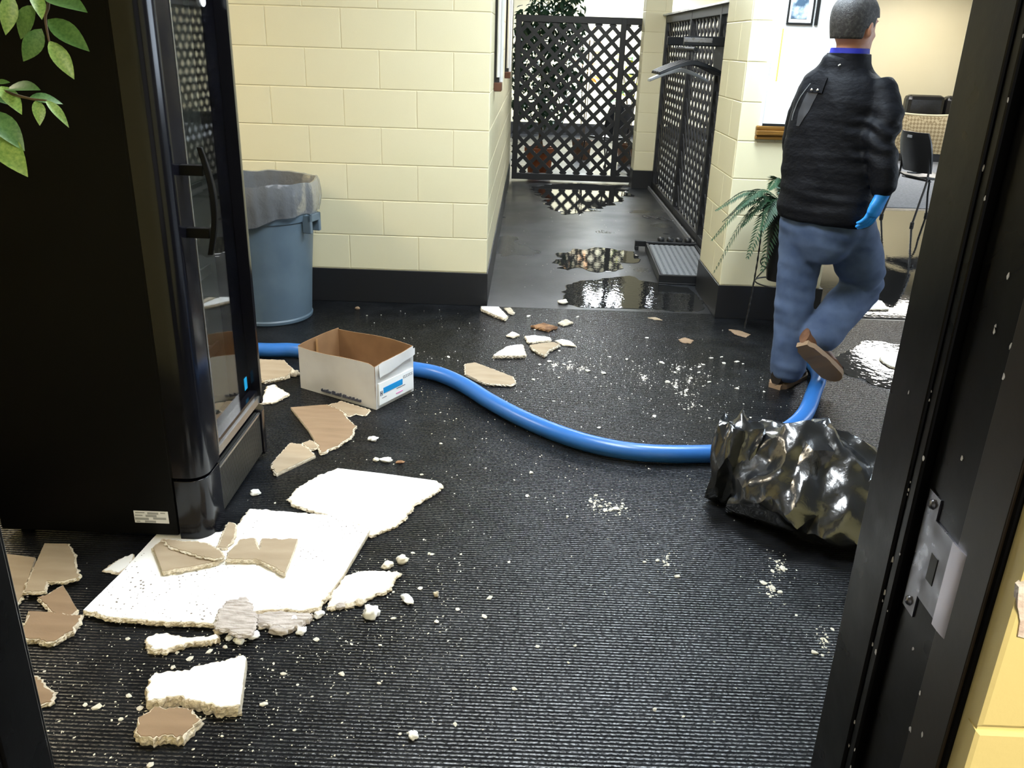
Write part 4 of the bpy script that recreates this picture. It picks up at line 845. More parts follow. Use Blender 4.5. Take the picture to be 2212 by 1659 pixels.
# ---------------------------------------------------------------- person walking away
def person():
    O = Vector((1.27, 3.78, 0.0)); C0 = Vector((1.295, 3.77, 0))
    az = math.radians(40); fwd = Vector((math.sin(az), math.cos(az), 0)); rt = Vector((math.cos(az), -math.sin(az), 0)); up = Vector((0, 0, 1))
    def ell(c, r_, f_, a, b, z, n=40, e=2.4):
        out = []
        for j in range(n):
            t = 2 * PI * j / n; ct, st = math.cos(t), math.sin(t)
            out.append(c + r_ * (a * abs(ct) ** (2 / e) * (1 if ct > 0 else -1)) + f_ * (b * abs(st) ** (2 / e) * (1 if st > 0 else -1)) + up * z)
        return out
    HA = math.radians(52); hf = Vector((math.sin(HA), math.cos(HA), 0)); hr = Vector((math.cos(HA), -math.sin(HA), 0))
    HC = Vector((1.298, 3.77, 1.585))      # middle of the head
    R_sh, R_el, R_wr = C0 + rt * 0.150 + up * 1.335, Vector((1.4104, 3.57, 1.1641)), Vector((1.4443, 3.52, 0.9669))
    L_sh, L_el, L_wr = C0 - rt * 0.130 + up * 1.325, Vector((1.205, 3.97, 1.09)), Vector((1.31, 4.14, 1.02))
    R_hip, R_kn, R_an = Vector((1.40, 3.73, 0.80)), Vector((1.575, 3.90, 0.475)), Vector((1.325, 3.68, 0.245))
    L_hip, L_kn, L_an = Vector((1.245, 3.82, 0.80)), Vector((1.245, 3.81, 0.45)), Vector((1.255, 3.775, 0.08))
    def chain(mb, pts, rad, seg=20, sub=5):
        c = catmull(pts, sub); rr = []
        for i in range(len(c)):
            u = i / sub; k = min(int(u), len(rad) - 2); rr.append(rad[k] + (rad[k + 1] - rad[k]) * (u - k))
        c0, c1 = c[0], c[-1]; d0, d1 = (c[0] - c[1]).normalized(), (c[-1] - c[-2]).normalized()
        P = [c0 + d0 * rr[0] * 0.75, c0 + d0 * rr[0] * 0.45] + c + [c1 + d1 * rr[-1] * 0.45, c1 + d1 * rr[-1] * 0.75]
        mb.tube(P, [rr[0] * 0.4, rr[0] * 0.85] + rr + [rr[-1] * 0.85, rr[-1] * 0.4], seg)
    def fin(me, name, m, par=None, fn=None):
        if fn: displace(me, fn)
        me.transform(Matrix.Translation(-O)); me.update()
        return put(name, me, m, par, loc=O if par is None else None)
    # ---- body: one continuous skin (head, neck, trunk, limbs)
    b = MB()
    b.loft([ell(C0, rt, fwd, a, d_, z) for z, a, d_ in ((0.76, 0.15, 0.10), (0.88, 0.165, 0.11), (1.05, 0.14, 0.095), (1.22, 0.135, 0.095), (1.32, 0.115, 0.08), (1.37, 0.09, 0.07), (1.44, 0.06, 0.06))])
    b.tube([C0 + up * 1.38, C0 + up * 1.46 + hf * 0.012, HC - up * 0.03 + hf * 0.0], [0.066, 0.060, 0.056], 20)
    hp = [(-0.118, 0.030, 0.030, 0.055), (-0.108, 0.046, 0.050, 0.048), (-0.085, 0.058, 0.070, 0.030), (-0.05, 0.066, 0.086, 0.012), (-0.01, 0.072, 0.095, 0.004), (0.03, 0.075, 0.098, 0.0), (0.065, 0.071, 0.092, -0.002), (0.092, 0.056, 0.074, -0.002), (0.108, 0.032, 0.044, 0.0)]
    def hring(z, a, d_, sh, k=1.0): return ell(HC + hf * sh, hr, hf, a * k, d_ * k, z * (k if z > 0 else 1), 36, 2.15)
    b.loft([hring(*q) for q in hp])
    def blob(c, ax3, rad, seg=14):
        u, v, w = ax3; rings = []
        for i in range(1, 8):
            t = PI * i / 8; rings.append([c + u * (rad[0] * math.sin(t) * math.cos(2 * PI * j / seg)) + v * (rad[1] * math.sin(t) * math.sin(2 * PI * j / seg)) + w * (rad[2] * math.cos(t)) for j in range(seg)])
        b.loft(rings)
    for s in (1, -1):                       # ears, brows, cheeks
        blob(HC + hr * (0.079 * s) - hf * 0.004 - up * 0.012, ((hr * s + hf * -0.5).normalized(), hf, up), (0.011, 0.020, 0.034))
        blob(HC + hr * (0.030 * s) + hf * 0.088 + up * 0.020, (hr, hf, up), (0.026, 0.012, 0.009)); blob(HC + hr * (0.036 * s) + hf * 0.074 - up * 0.036, (hr, hf, up), (0.022, 0.018, 0.02))
    blob(HC + hf * 0.102 - up * 0.018, (hr, hf, up), (0.012, 0.017, 0.026)); blob(HC + hf * 0.110 - up * 0.032, (hr, hf, up), (0.017, 0.014, 0.011))
    blob(HC + hf * 0.090 - up * 0.064, (hr, hf, up), (0.024, 0.011, 0.006)); blob(HC + hf * 0.087 - up * 0.076, (hr, hf, up), (0.020, 0.011, 0.006))
    chain(b, [R_sh - up * 0.02, R_el, R_wr], [0.044, 0.038, 0.030]); chain(b, [L_sh - up * 0.02, L_el, L_wr], [0.044, 0.038, 0.030])
    chain(b, [R_hip, R_kn, R_an], [0.085, 0.058, 0.042]); chain(b, [L_hip, L_kn, L_an], [0.085, 0.058, 0.042])
    body = fin(fuse(b, 0.0075, 4, 'person'), 'person', 'skin')
    tag(body, 'person in black jacket and jeans walking away, one foot lifted, blue glove', 'person')
    for s in (1, -1):
        e = MB(); cc = HC + hr * (0.031 * s) + hf * 0.083 + up * 0.003 - O
        e.lathe([(0.0001 + 0.011 * math.sin(t), 0.011 * math.cos(t)) for t in [PI * i / 8 for i in range(9)]], 14); e.build('eye', 'eye_white', body, smooth=180, loc=cc)
    # ---- hair: short cap with a nape and side line
    hm = MB(); rings = []; n = 36
    for z, a, d_, sh in [(-0.10, 0.054, 0.062, 0.006)] + [(-0.085, 0.060, 0.074, 0.004), (-0.05, 0.068, 0.088, 0.006), (-0.01, 0.0735, 0.0965, 0.003), (0.03, 0.0765, 0.0995, 0.0), (0.065, 0.0725, 0.094, -0.002), (0.094, 0.058, 0.076, -0.002), (0.112, 0.034, 0.046, 0), (0.1165, 0.01, 0.014, 0)]:
        rings.append(ell(HC + hf * (sh - 0.004), hr, hf, a + 0.004, d_ + 0.004, z, n, 2.15))
    hm.loft(rings); hm.f = [f for f in hm.f if len(f) == 4 or f[0] > 100]
    def keep(f):
        c = sum((Vector(hm.v[i]) for i in f), Vector()) / len(f) - HC; fr, z, sd = c.dot(hf), c.z, abs(c.dot(hr))
        line = 0.055 if fr > 0.055 else (0.012 + (fr - 0.02) * 0.9 if fr > 0.02 else (-0.005 if fr > -0.02 else max(-0.062, -0.008 + (fr + 0.02) * 1.2)))
        return z > line
    hm.f = [f for f in hm.f if keep(f)]; hm.mi = [0] * len(hm.f)
    hme = hm.mesh('hair', 180); ho = fin(hme, 'hair', 'hair', body); sm = ho.modifiers.new('sub', 'SUBSURF'); sm.levels = 2; sm.render_levels = 2
    so = ho.modifiers.new('solid', 'SOLIDIFY'); so.thickness = 0.006; so.offset = 1
    ho['label'] = 'short dark greying hair'
    # ---- jacket
    j = MB()
    lv = [(0.800, 0.192, 0.148), (0.815, 0.206, 0.156), (0.86, 0.208, 0.158), (0.95, 0.206, 0.154), (1.08, 0.198, 0.148), (1.22, 0.192, 0.142), (1.30, 0.188, 0.132), (1.352, 0.176, 0.118), (1.388, 0.150, 0.106), (1.418, 0.116, 0.094), (1.442, 0.094, 0.088), (1.47, 0.082, 0.082)]
    j.loft([ell(C0 + rt * (0.016 if z < 1.0 else 0.0) - fwd * 0.006, rt, fwd, a, d_, z, 48, 2.5) for z, a, d_ in lv])
    chain(j, [R_sh, (R_sh + R_el) / 2 + Vector((0.02, -0.005, 0)), R_el, (R_el + R_wr) / 2 - Vector((0, 0.01, 0)), R_wr + up * 0.012], [0.074, 0.072, 0.068, 0.064, 0.055])
    chain(j, [L_sh, (L_sh + L_el) / 2 - Vector((0.015, 0, 0)), L_el, L_wr], [0.068, 0.066, 0.064, 0.056])
    def jf(p, nr):
        h = (p - C0); low = max(0, 1 - abs(p.z - 0.90) / 0.13); s = h.dot(rt)
        d = 0.010 * noise.noise(Vector((p.x * 8, p.y * 8, p.z * 5))) + 0.006 * noise.noise(Vector((p.x * 5, p.y * 5, p.z * 30))) * (0.5 + low)
        ar = max(0, 1 - (p - R_el).length / 0.17); d += 0.011 * ar * math.sin(p.z * 85 + 5 * noise.noise(p * 9) + s * 25)
        d += 0.013 * (0.5 - abs(noise.noise(Vector((s * 6 + p.z * 3.5, h.dot(fwd) * 3, p.z * 1.2 + 4))))) - 0.004
        return d
    jm = fuse(j, 0.008, 3, 'jacket'); displace(jm, jf)
    from mathutils.bvhtree import BVHTree
    bm = bmesh.new(); bm.from_mesh(jm); tree = BVHTree.FromBMesh(bm); bm.free()
    jk = fin(jm, 'jacket', 'jacket', body); jk['label'] = 'black zip jacket'
    def on_back(s, z, off=0.003):
        q = tree.ray_cast(C0 + rt * s - fwd * 0.6 + up * z, fwd); p = q[0] if q[0] is not None else C0 + rt * s - fwd * 0.15 + up * z
        return p - fwd * off
    def patch(name, outline, m, n=10, off=0.004, thick=0.004):
        """small cloth panel following the back, outline = left/right edge pairs going down"""
        g = MB(); rr = []
        for (l, r_, z) in outline:
            top = [on_back(l + (r_ - l) * i / n, z, off) for i in range(n + 1)]; rr.append(top + [p + fwd * thick for p in reversed(top)])
        g.loft(rr); return fin(g.mesh(name, 50), name, m, jk)
    def dense(a, k=5):
        o = []
        for p, q in zip(a, a[1:]):
            for i in range(k): o.append(tuple(p[t] + (q[t] - p[t]) * i / k for t in range(3)))
        return o + [a[-1]]
    patch('strap_flap', dense([(-0.085, -0.022, 1.385), (-0.098, -0.028, 1.34), (-0.095, -0.03, 1.325)]), 'jacket', off=0.007, thick=0.006)['label'] = 'black fabric tab with two snaps'
    patch('back_panel', dense([(-0.10, -0.050, 1.325), (-0.122, -0.075, 1.25), (-0.12, -0.105, 1.19)]), 'jacket_panel', off=0.003)['label'] = 'grey lining strip under the tab'
    for s in (-0.078, -0.050):
        p = on_back(s, 1.336, 0.010); sn = MB().lathe([(0.0058, 0), (0.0055, 0.003), (0.003, 0.0045), (0.0003, 0.005)], 14)
        o = sn.build('snap', 'snap', jk, smooth=60); q = (-fwd).to_track_quat('Z', 'Y').to_matrix().to_4x4(); o.matrix_local = Matrix.Translation(p - O) @ q
    cp = [on_back(-0.095 - 0.055 * math.sin(PI * 0.55 * i / 12), 1.36 - 0.0125 * i, 0.004) for i in range(13)]
    g = MB().tube(cp, 0.0018, 6); fin(g.mesh('drawcord', 60), 'drawcord', 'cord_grey', jk)
    g = MB().tube([on_back(0.004, 1.432, 0.006), on_back(0.012, 1.438, 0.007)], 0.003, 6); fin(g.mesh('hang_tag', 60), 'hang_tag', 'chip_white', jk)
    g = MB()     # stand collar
    g.loft([ell(C0 + hf * (0.004), rt, fwd, a, d_, z, 40, 2.1) for a, d_, z in ((0.104, 0.096, 1.418), (0.092, 0.088, 1.445), (0.086, 0.086, 1.478), (0.080, 0.081, 1.480), (0.080, 0.080, 1.445))], cap=False)
    fin(g.mesh('collar', 50), 'collar', 'jacket', jk)
    g = MB(); g.loft([ell(C0 + hf * 0.006, rt, fwd, a, a * 0.98, z, 36, 2.1) for a, z in ((0.079, 1.44), (0.078, 1.48), (0.076, 1.498), (0.071, 1.500), (0.070, 1.47))], cap=False)
    fin(g.mesh('shirt_collar', 50), 'shirt_collar', 'collar_blue', body)['label'] = 'blue shirt collar above the jacket'
    # ---- jeans
    t = MB()
    t.loft([ell(C0 + rt * 0.012, rt, fwd, a, d_, z) for z, a, d_ in ((0.615, 0.100, 0.085), (0.68, 0.150, 0.112), (0.76, 0.188, 0.138), (0.83, 0.184, 0.134), (0.92, 0.170, 0.122))])
    chain(t, [R_hip - up * 0.02, (R_hip + R_kn) / 2 + Vector((0.0, -0.02, 0)), R_kn, (R_kn + R_an) / 2 - Vector((0.0, 0.0, 0.0)), R_an + (R_kn - R_an) * 0.10], [0.118, 0.110, 0.101, 0.094, 0.083])
    chain(t, [L_hip - up * 0.02, (L_hip + L_kn) / 2, L_kn, (L_kn + L_an) / 2, L_an + up * 0.01], [0.112, 0.099, 0.087, 0.082, 0.081])
    def tf(p, nr):
        d = 0.010 * noise.noise(Vector((p.x * 9, p.y * 9, p.z * 5))) + 0.006 * noise.noise(Vector((p.x * 8 + p.z * 10, p.y * 8, p.z * 22)))
        kn = max(0, 1 - (p - R_kn).length / 0.22); d += 0.010 * kn * math.sin((p.z * 0.8 - p.x * 0.6) * 70 + 3 * noise.noise(p * 6))
        lk = max(0, 1 - abs(p.z - 0.30) / 0.3) * (1 if p.x < 1.34 else 0); d += 0.009 * lk * (0.4 - abs(noise.noise(Vector((p.x * 14 + p.z * 5, p.y * 14, p.z * 3)))))
        return d
    tm = fuse(t, 0.0085, 14, 'jeans'); fin(tm, 'jeans', 'jeans', body, tf)['label'] = 'faded blue jeans'
    # ---- shoes
    def shoe(heel, f, u, L=0.285, upper='shoe_brown', sole='shoe_sole'):
        f = f.normalized(); r = f.cross(u).normalized(); u = r.cross(f).normalized()
        W = lambda q: 0.036 + 0.014 * math.sin(min(1, q * 1.25) * PI * 0.62) if q < 0.85 else 0.047 * math.sqrt(max(0.02, 1 - ((q - 0.80) / 0.205) ** 2))
        Hh = lambda q: 0.085 - 0.012 * q if q < 0.36 else max(0.034, 0.081 - (q - 0.36) * 0.085)
        up_ = MB(); so_ = MB(); ru = []; rs = []
        for i in range(19):
            q = i / 18; w = W(q) if q > 0.06 else W(q) * 0.75; h = Hh(q) * (1 if q < 0.93 else 0.8); c = heel + f * (q * L); o1 = []; o2 = []
            for k in range(14):
                a = 2 * PI * k / 14; y = w * math.cos(a); z = (math.sin(a) * 0.5 + 0.5) ** 0.9 * h + 0.016
                o1.append(c + r * (y * (1 - 0.25 * max(0, math.sin(a)))) + u * z)
            for y, z in ((-1.08, 0.0), (1.08, 0.0), (1.12, 0.024), (-1.12, 0.024)): o2.append(c + r * (w * y) + u * (z + (0.004 if 0.38 < q < 0.55 and z == 0 else 0)))
            ru.append(o1); rs.append(o2)
        up_.loft(ru); so_.loft(rs)
        s = fin(up_.mesh('shoe', 60), 'shoe', upper, body); q = fin(so_.mesh('sole', 40), 'sole', sole, s); return s
    shoe(Vector((1.195, 3.735, 0.0)), Vector((0.66, 0.75, 0)), up, upper='shoe_dark')
    sn_f = Vector((0.70, 0.18, -0.62)).normalized(); su = (Vector((0.42, 0.72, 0.52))); su = (su - sn_f * su.dot(sn_f)).normalized()
    shoe(R_an + Vector((-0.075, -0.060, 0.012)), sn_f, su)['label'] = 'brown shoe lifted with its sole showing'
    # ---- gloved right hand, fingers slightly curled and pointing down
    g = MB(); hd = Vector((-0.27, 0.02, -0.96)).normalized(); pn = Vector((-0.62, 0.78, 0.12)); pn = (pn - hd * pn.dot(hd)).normalized(); hs = hd.cross(pn).normalized()  # hs: across the palm
    if hs.dot(Vector((0.7, 0.7, 0))) < 0: hs = -hs
    w0 = R_wr + hd * 0.005
    rr = []
    for q, wd, tk in ((-0.045, 0.037, 0.033), (0.0, 0.034, 0.028), (0.03, 0.037, 0.024), (0.06, 0.045, 0.022), (0.092, 0.046, 0.018), (0.106, 0.039, 0.013)):
        rr.append([w0 + hd * q + hs * (wd * math.cos(2 * PI * k / 18)) + pn * (tk * math.sin(2 * PI * k / 18)) for k in range(18)])
    g.loft(rr)
    for s, L, r_ in ((0.032, 0.078, 0.0096), (0.011, 0.088, 0.0100), (-0.011, 0.082, 0.0097), (-0.031, 0.064, 0.0088)):
        p = w0 + hd * 0.092 + hs * s; P = [p]; d = hd.copy()
        for k, fr in enumerate((0.45, 0.32, 0.23)):
            d = (d + pn * (0.22 + 0.14 * k) + hs * s * 0.5).normalized(); P.append(P[-1] + d * (L * fr))
        chain(g, P, [r_ * 1.08, r_, r_ * 0.92, r_ * 0.78], 12, 4)
    p = w0 + hd * 0.022 + hs * 0.030; P = [p, p + hd * 0.028 + hs * 0.020 + pn * 0.012, p + hd * 0.055 + hs * 0.026 + pn * 0.022, p + hd * 0.077 + hs * 0.024 + pn * 0.030]
    chain(g, P, [0.014, 0.0115, 0.010, 0.008], 12, 4)
    fin(fuse(g, 0.0032, 3, 'glove'), 'glove', 'glove_blue', body, lambda p, n_: 0.0009 * noise.noise(p * 70))['label'] = 'light blue disposable glove on the right hand'
    # left hand held forward, also gloved
    g = MB(); hd = Vector((0.75, 0.62, -0.2)).normalized(); pn = Vector((0.6, -0.75, 0)); pn = (pn - hd * pn.dot(hd)).normalized(); hs = hd.cross(pn).normalized(); w0 = L_wr + hd * 0.0
    g.loft([[w0 + hd * q + hs * (wd * math.cos(2 * PI * k / 18)) + pn * (tk * math.sin(2 * PI * k / 18)) for k in range(18)] for q, wd, tk in ((-0.03, 0.033, 0.03), (0.02, 0.034, 0.022), (0.055, 0.041, 0.020), (0.085, 0.042, 0.017), (0.098, 0.036, 0.012))])
    for s, L, r_ in ((0.030, 0.068, 0.0088), (0.010, 0.077, 0.0092), (-0.010, 0.072, 0.0089), (-0.029, 0.056, 0.0080)):
        p = w0 + hd * 0.085 + hs * s; P = [p]; d = hd.copy()
        for k, fr in enumerate((0.45, 0.32, 0.23)): d = (d + pn * (0.3 + 0.2 * k)).normalized(); P.append(P[-1] + d * (L * fr))
        chain(g, P, [r_ * 1.08, r_, r_ * 0.92, r_ * 0.78], 12, 4)
    p = w0 + hd * 0.022 + hs * 0.030; chain(g, [p, p + hd * 0.028 + hs * 0.020 + pn * 0.012, p + hd * 0.055 + hs * 0.026 + pn * 0.022], [0.014, 0.0115, 0.009], 12, 4)
    fin(fuse(g, 0.0034, 3, 'glove'), 'glove', 'glove_blue', body)
person()

# ---------------------------------------------------------------- plants
def leaf_mesh(name, w=0.19, curl=0.16, n=8):
    v = []; f = []
    for i in range(n + 1):
        t = i / n; hw = w * math.sin(PI * t ** 0.85) ** 0.9 if 0 < t < 1 else 0.004; z = -curl * t * t
        v += [(t, -hw, z + hw * 0.35), (t, 0, z), (t, hw, z + hw * 0.35)]
    for i in range(n):
        a = i * 3; f += [(a, a + 3, a + 4, a + 1), (a + 1, a + 4, a + 5, a + 2)]
    me = bpy.data.meshes.new(name); me.from_pydata(v, [], f); me.polygons.foreach_set('use_smooth', [True] * len(f)); me.update(); return me
def frame(base, tip, nrm, width=1.0):
    d = tip - base; L = d.length; x = d / L; y = nrm.cross(x).normalized(); z = x.cross(y)
    M = Matrix((x * L, y * L * width, z * L)).transposed().to_4x4(); M.translation = base; return M
LEAF = {}
def leaf(parent, base, tip, nrm, m, width=1.0, kind=0):
    k = (m, kind)
    if k not in LEAF: LEAF[k] = leaf_mesh('leaf', (0.19, 0.22, 0.16)[kind], (0.12, 0.22, 0.4)[kind])
    o = put('leaf', LEAF[k], m, parent); o.matrix_local = frame(base, tip, nrm, width); return o

def near_ficus():
    O = Vector((-1.66, 1.93, 0)); t = thing('potted_ficus', 'leafy artificial ficus hanging in from the upper left before the refrigerator', 'plant', O)
    MB().lathe([(0.10, 0.0), (0.13, 0.01), (0.165, 0.24), (0.172, 0.26), (0.155, 0.262), (0.15, 0.22), (0.001, 0.22)], 32).build('pot', 'basket', t, smooth=40)
    MB().lathe([(0.148, 0.21), (0.148, 0.225), (0.001, 0.23)], 24).build('soil', 'soil', t)
    tr = catmull([Vector((0, 0, 0.2)), Vector((0.03, -0.05, 0.7)), Vector((0.06, -0.12, 1.2)), Vector((0.12, -0.2, 1.6)), Vector((0.16, -0.22, 1.95))], 6)
    MB().tube(tr, [0.020 - 0.0005 * i for i in range(len(tr))], 10).build('trunk', 'twig', t, smooth=60)
    W = lambda p: Vector(p) - O
    s1 = [tr[-1], W((-0.98, 1.52, 1.92)), W((-0.85, 1.5, 1.78)), W((-0.7974, 1.5, 1.5494)), W((-0.805, 1.5, 1.494)), W((-0.805, 1.5, 1.4586))]
    s2 = [tr[14], W((-1.25, 1.62, 1.50)), W((-1.02, 1.53, 1.43)), W((-0.9025, 1.5, 1.3814)), W((-0.8461, 1.48, 1.3693)), W((-0.8097, 1.47, 1.3674))]
    s3 = [tr[13], W((-1.2, 1.6, 1.4)), W((-0.9338, 1.5, 1.3444)), W((-0.9214, 1.5, 1.3181))]
    for s in (s1, s2, s3): c = catmull(s, 6); MB().tube(c, [0.0045 - 0.003 * i / len(c) for i in range(len(c))], 6).build('branch', 'twig', t, smooth=60)
    V = (W((0, 0, 1.48)) - W((-0.85, 1.5, 1.4))).normalized()
    for b, e, nx, m, kd in (((-0.8564, 1.5, 1.5299), (-0.8629, 1.48, 1.4681), (0.3, 0, 0.3), 'leaf_green', 0), ((-0.8184, 1.5, 1.5131), (-0.8624, 1.5, 1.4626), (-0.5, 0, 0.2), 'leaf_mid', 1), ((-0.8174, 1.5, 1.5352), (-0.7929, 1.47, 1.4963), (0.4, 0, 0.3), 'leaf_green', 0),
        ((-0.7985, 1.5, 1.5261), (-0.7175, 1.46, 1.5138), (0, 0, 0.9), 'leaf_mid', 0), ((-0.8013, 1.5, 1.4927), (-0.7321, 1.48, 1.4516), (-0.2, 0, 0.5), 'leaf_mid', 0), ((-0.8139, 1.5, 1.4782), (-0.843, 1.48, 1.4276), (0.2, 0, 0.3), 'leaf_mid', 1), ((-0.8048, 1.5, 1.46), (-0.7671, 1.49, 1.4043), (0.1, 0, 0.2), 'leaf_green', 0),
        ((-0.8905, 1.5, 1.3817), (-0.821, 1.47, 1.3911), (0, 0, 1.2), 'leaf_mid', 0), ((-0.9083, 1.5, 1.3916), (-0.8842, 1.5, 1.3938), (0, 0, 0.7), 'leaf_mid', 0), ((-0.8445, 1.48, 1.3694), (-0.7987, 1.5, 1.3682), (0, 0, 1.3), 'leaf_mid', 1), ((-0.8308, 1.48, 1.3669), (-0.82, 1.46, 1.3315), (0.3, 0, 0.2), 'leaf_green', 1), ((-0.8113, 1.47, 1.3673), (-0.7746, 1.47, 1.3351), (0.2, 0, 0.9), 'leaf_green', 2),
        ((-0.9, 1.5, 1.3859), (-0.8552, 1.47, 1.349), (0.3, 0, 0.4), 'leaf_green', 0), ((-0.923, 1.5, 1.3778), (-0.8829, 1.5, 1.3596), (0, 0, 0.6), 'leaf_mid', 1), ((-0.9297, 1.5, 1.3445), (-0.8673, 1.48, 1.2933), (0.2, 0, 0.7), 'leaf_mid', 1), ((-0.9308, 1.5, 1.3116), (-0.8643, 1.46, 1.2534), (-0.1, 0, 0.4), 'leaf_green', 1), ((-0.9595, 1.5, 1.336), (-0.9398, 1.5, 1.2748), (0, 0, 0.4), 'leaf_mid', 0)):
        leaf(t, W(b), W(e), (V + Vector(nx)).normalized(), m, 1.12, kd)
    rn = random.Random(5)
    for i in range(60):
        p = Vector((rn.uniform(-0.25, 0.36), rn.uniform(-0.45, 0.10), rn.uniform(1.05, 2.15))); d = Vector((rn.uniform(-1, 1), rn.uniform(-1, 1), rn.uniform(-1.1, 0.2))).normalized()
        leaf(t, p, p + d * rn.uniform(0.06, 0.09), Vector((rn.uniform(-.4, .4), rn.uniform(-.4, .4), 1)).normalized(), rn.choice(('leaf_green', 'leaf_mid')), 1.0, i % 3)
near_ficus()

def far_ficus():
    O = Vector((0.12, 10.55, 0)); t = thing('potted_ficus', 'dark green ficus tree in a terracotta pot behind the lattice screen', 'plant', O); rn = random.Random(9)
    MB().lathe([(0.13, 0.0), (0.135, 0.01), (0.165, 0.26), (0.185, 0.27), (0.185, 0.32), (0.165, 0.32), (0.155, 0.28), (0.001, 0.28)], 32).build('pot', 'terracotta', t, smooth=35)
    MB().lathe([(0.153, 0.27), (0.153, 0.285), (0.001, 0.29)], 24).build('soil', 'soil', t)
    for k in range(3):
        a = k * 2.1; c = catmull([Vector((0.03 * math.cos(a), 0.03 * math.sin(a), 0.25)), Vector((-0.02 * math.cos(a), 0.02, 0.7)), Vector((0.04 * math.cos(a), 0.04 * math.sin(a), 1.2)), Vector((0.16 * math.cos(a), 0.14 * math.sin(a), 1.9))], 6)
        MB().tube(c, [0.02 - 0.0008 * i for i in range(len(c))], 8).build('trunk', 'twig', t, smooth=60)
    def pt():
        while True:
            p = Vector((rn.uniform(-1, 1), rn.uniform(-1, 1), rn.uniform(-1, 1)))
            if p.length < 1: break
        return Vector((0.02 + p.x * 0.47 * (1 - 0.25 * p.z), p.y * 0.30 + 0.05, 1.45 + p.z * 0.95)) + Vector((0.14 * max(0, p.z), 0, 0))
    def one():
        p = pt(); d = Vector((rn.uniform(-1, 1), rn.uniform(-1, 1), rn.uniform(-1.2, 0.1))).normalized(); return p, p + d * rn.uniform(0.07, 0.12), Vector((rn.uniform(-.6, .6), rn.uniform(-1, .2), 1)).normalized()
    for i in range(220): leaf(t, *one(), 'leaf_dark', 1.1, i % 2)
    src = LEAF[('leaf_dark', 0)]; sv = [v.co.copy() for v in src.vertices]; sf = [tuple(p.vertices) for p in src.polygons]; b = MB()
    for i in range(1500): M = frame(*one(), 1.1); b.add([M @ v for v in sv], sf)
    o = b.build('foliage', 'leaf_dark', t, smooth=180); o['kind'] = 'stuff'
far_ficus()

def flower_plant(label, O, H, m, n, spread, seed, size=0.13, potm='basket'):
    O = Vector(O); t = thing('potted_plant', label, 'plant', O); rn = random.Random(seed)
    MB().lathe([(0.11, 0.0), (0.14, 0.24), (0.15, 0.25), (0.135, 0.25), (0.13, 0.2), (0.001, 0.2)], 24).build('pot', potm, t, smooth=35)
    for k in range(5):
        a = k * 1.26; c = catmull([Vector((0.02 * math.cos(a), 0.02 * math.sin(a), 0.2)), Vector((0.05 * math.cos(a), 0.05 * math.sin(a), H * 0.55)), Vector((spread * 0.7 * math.cos(a), spread * 0.7 * math.sin(a), H * 0.95))], 5)
        MB().tube(c, 0.006, 6).build('stem', 'twig', t)
    for i in range(n):
        a = rn.uniform(0, 6.3); r = spread * math.sqrt(rn.random()); p = Vector((r * math.cos(a), r * math.sin(a), H * rn.uniform(0.62, 1.05))); d = Vector((math.cos(a), math.sin(a), rn.uniform(-0.5, 0.7))).normalized()
        leaf(t, p, p + d * size * rn.uniform(0.7, 1.2), Vector((rn.uniform(-.3, .3), -0.6, 1)).normalized(), rn.choice(m), 1.2, i % 2)
flower_plant('yellow leaved plant in a basket at the right behind the lattice screen', (1.32, 11.9, 0), 1.3, ('leaf_yellow', 'leaf_yellow', 'leaf_mid'), 90, 0.26, 31)
flower_plant('tall plant with orange blooms near the back wall behind the lattice screen', (0.72, 12.2, 0), 1.62, ('flower_orange', 'flower_orange', 'leaf_mid'), 26, 0.12, 32, 0.10)

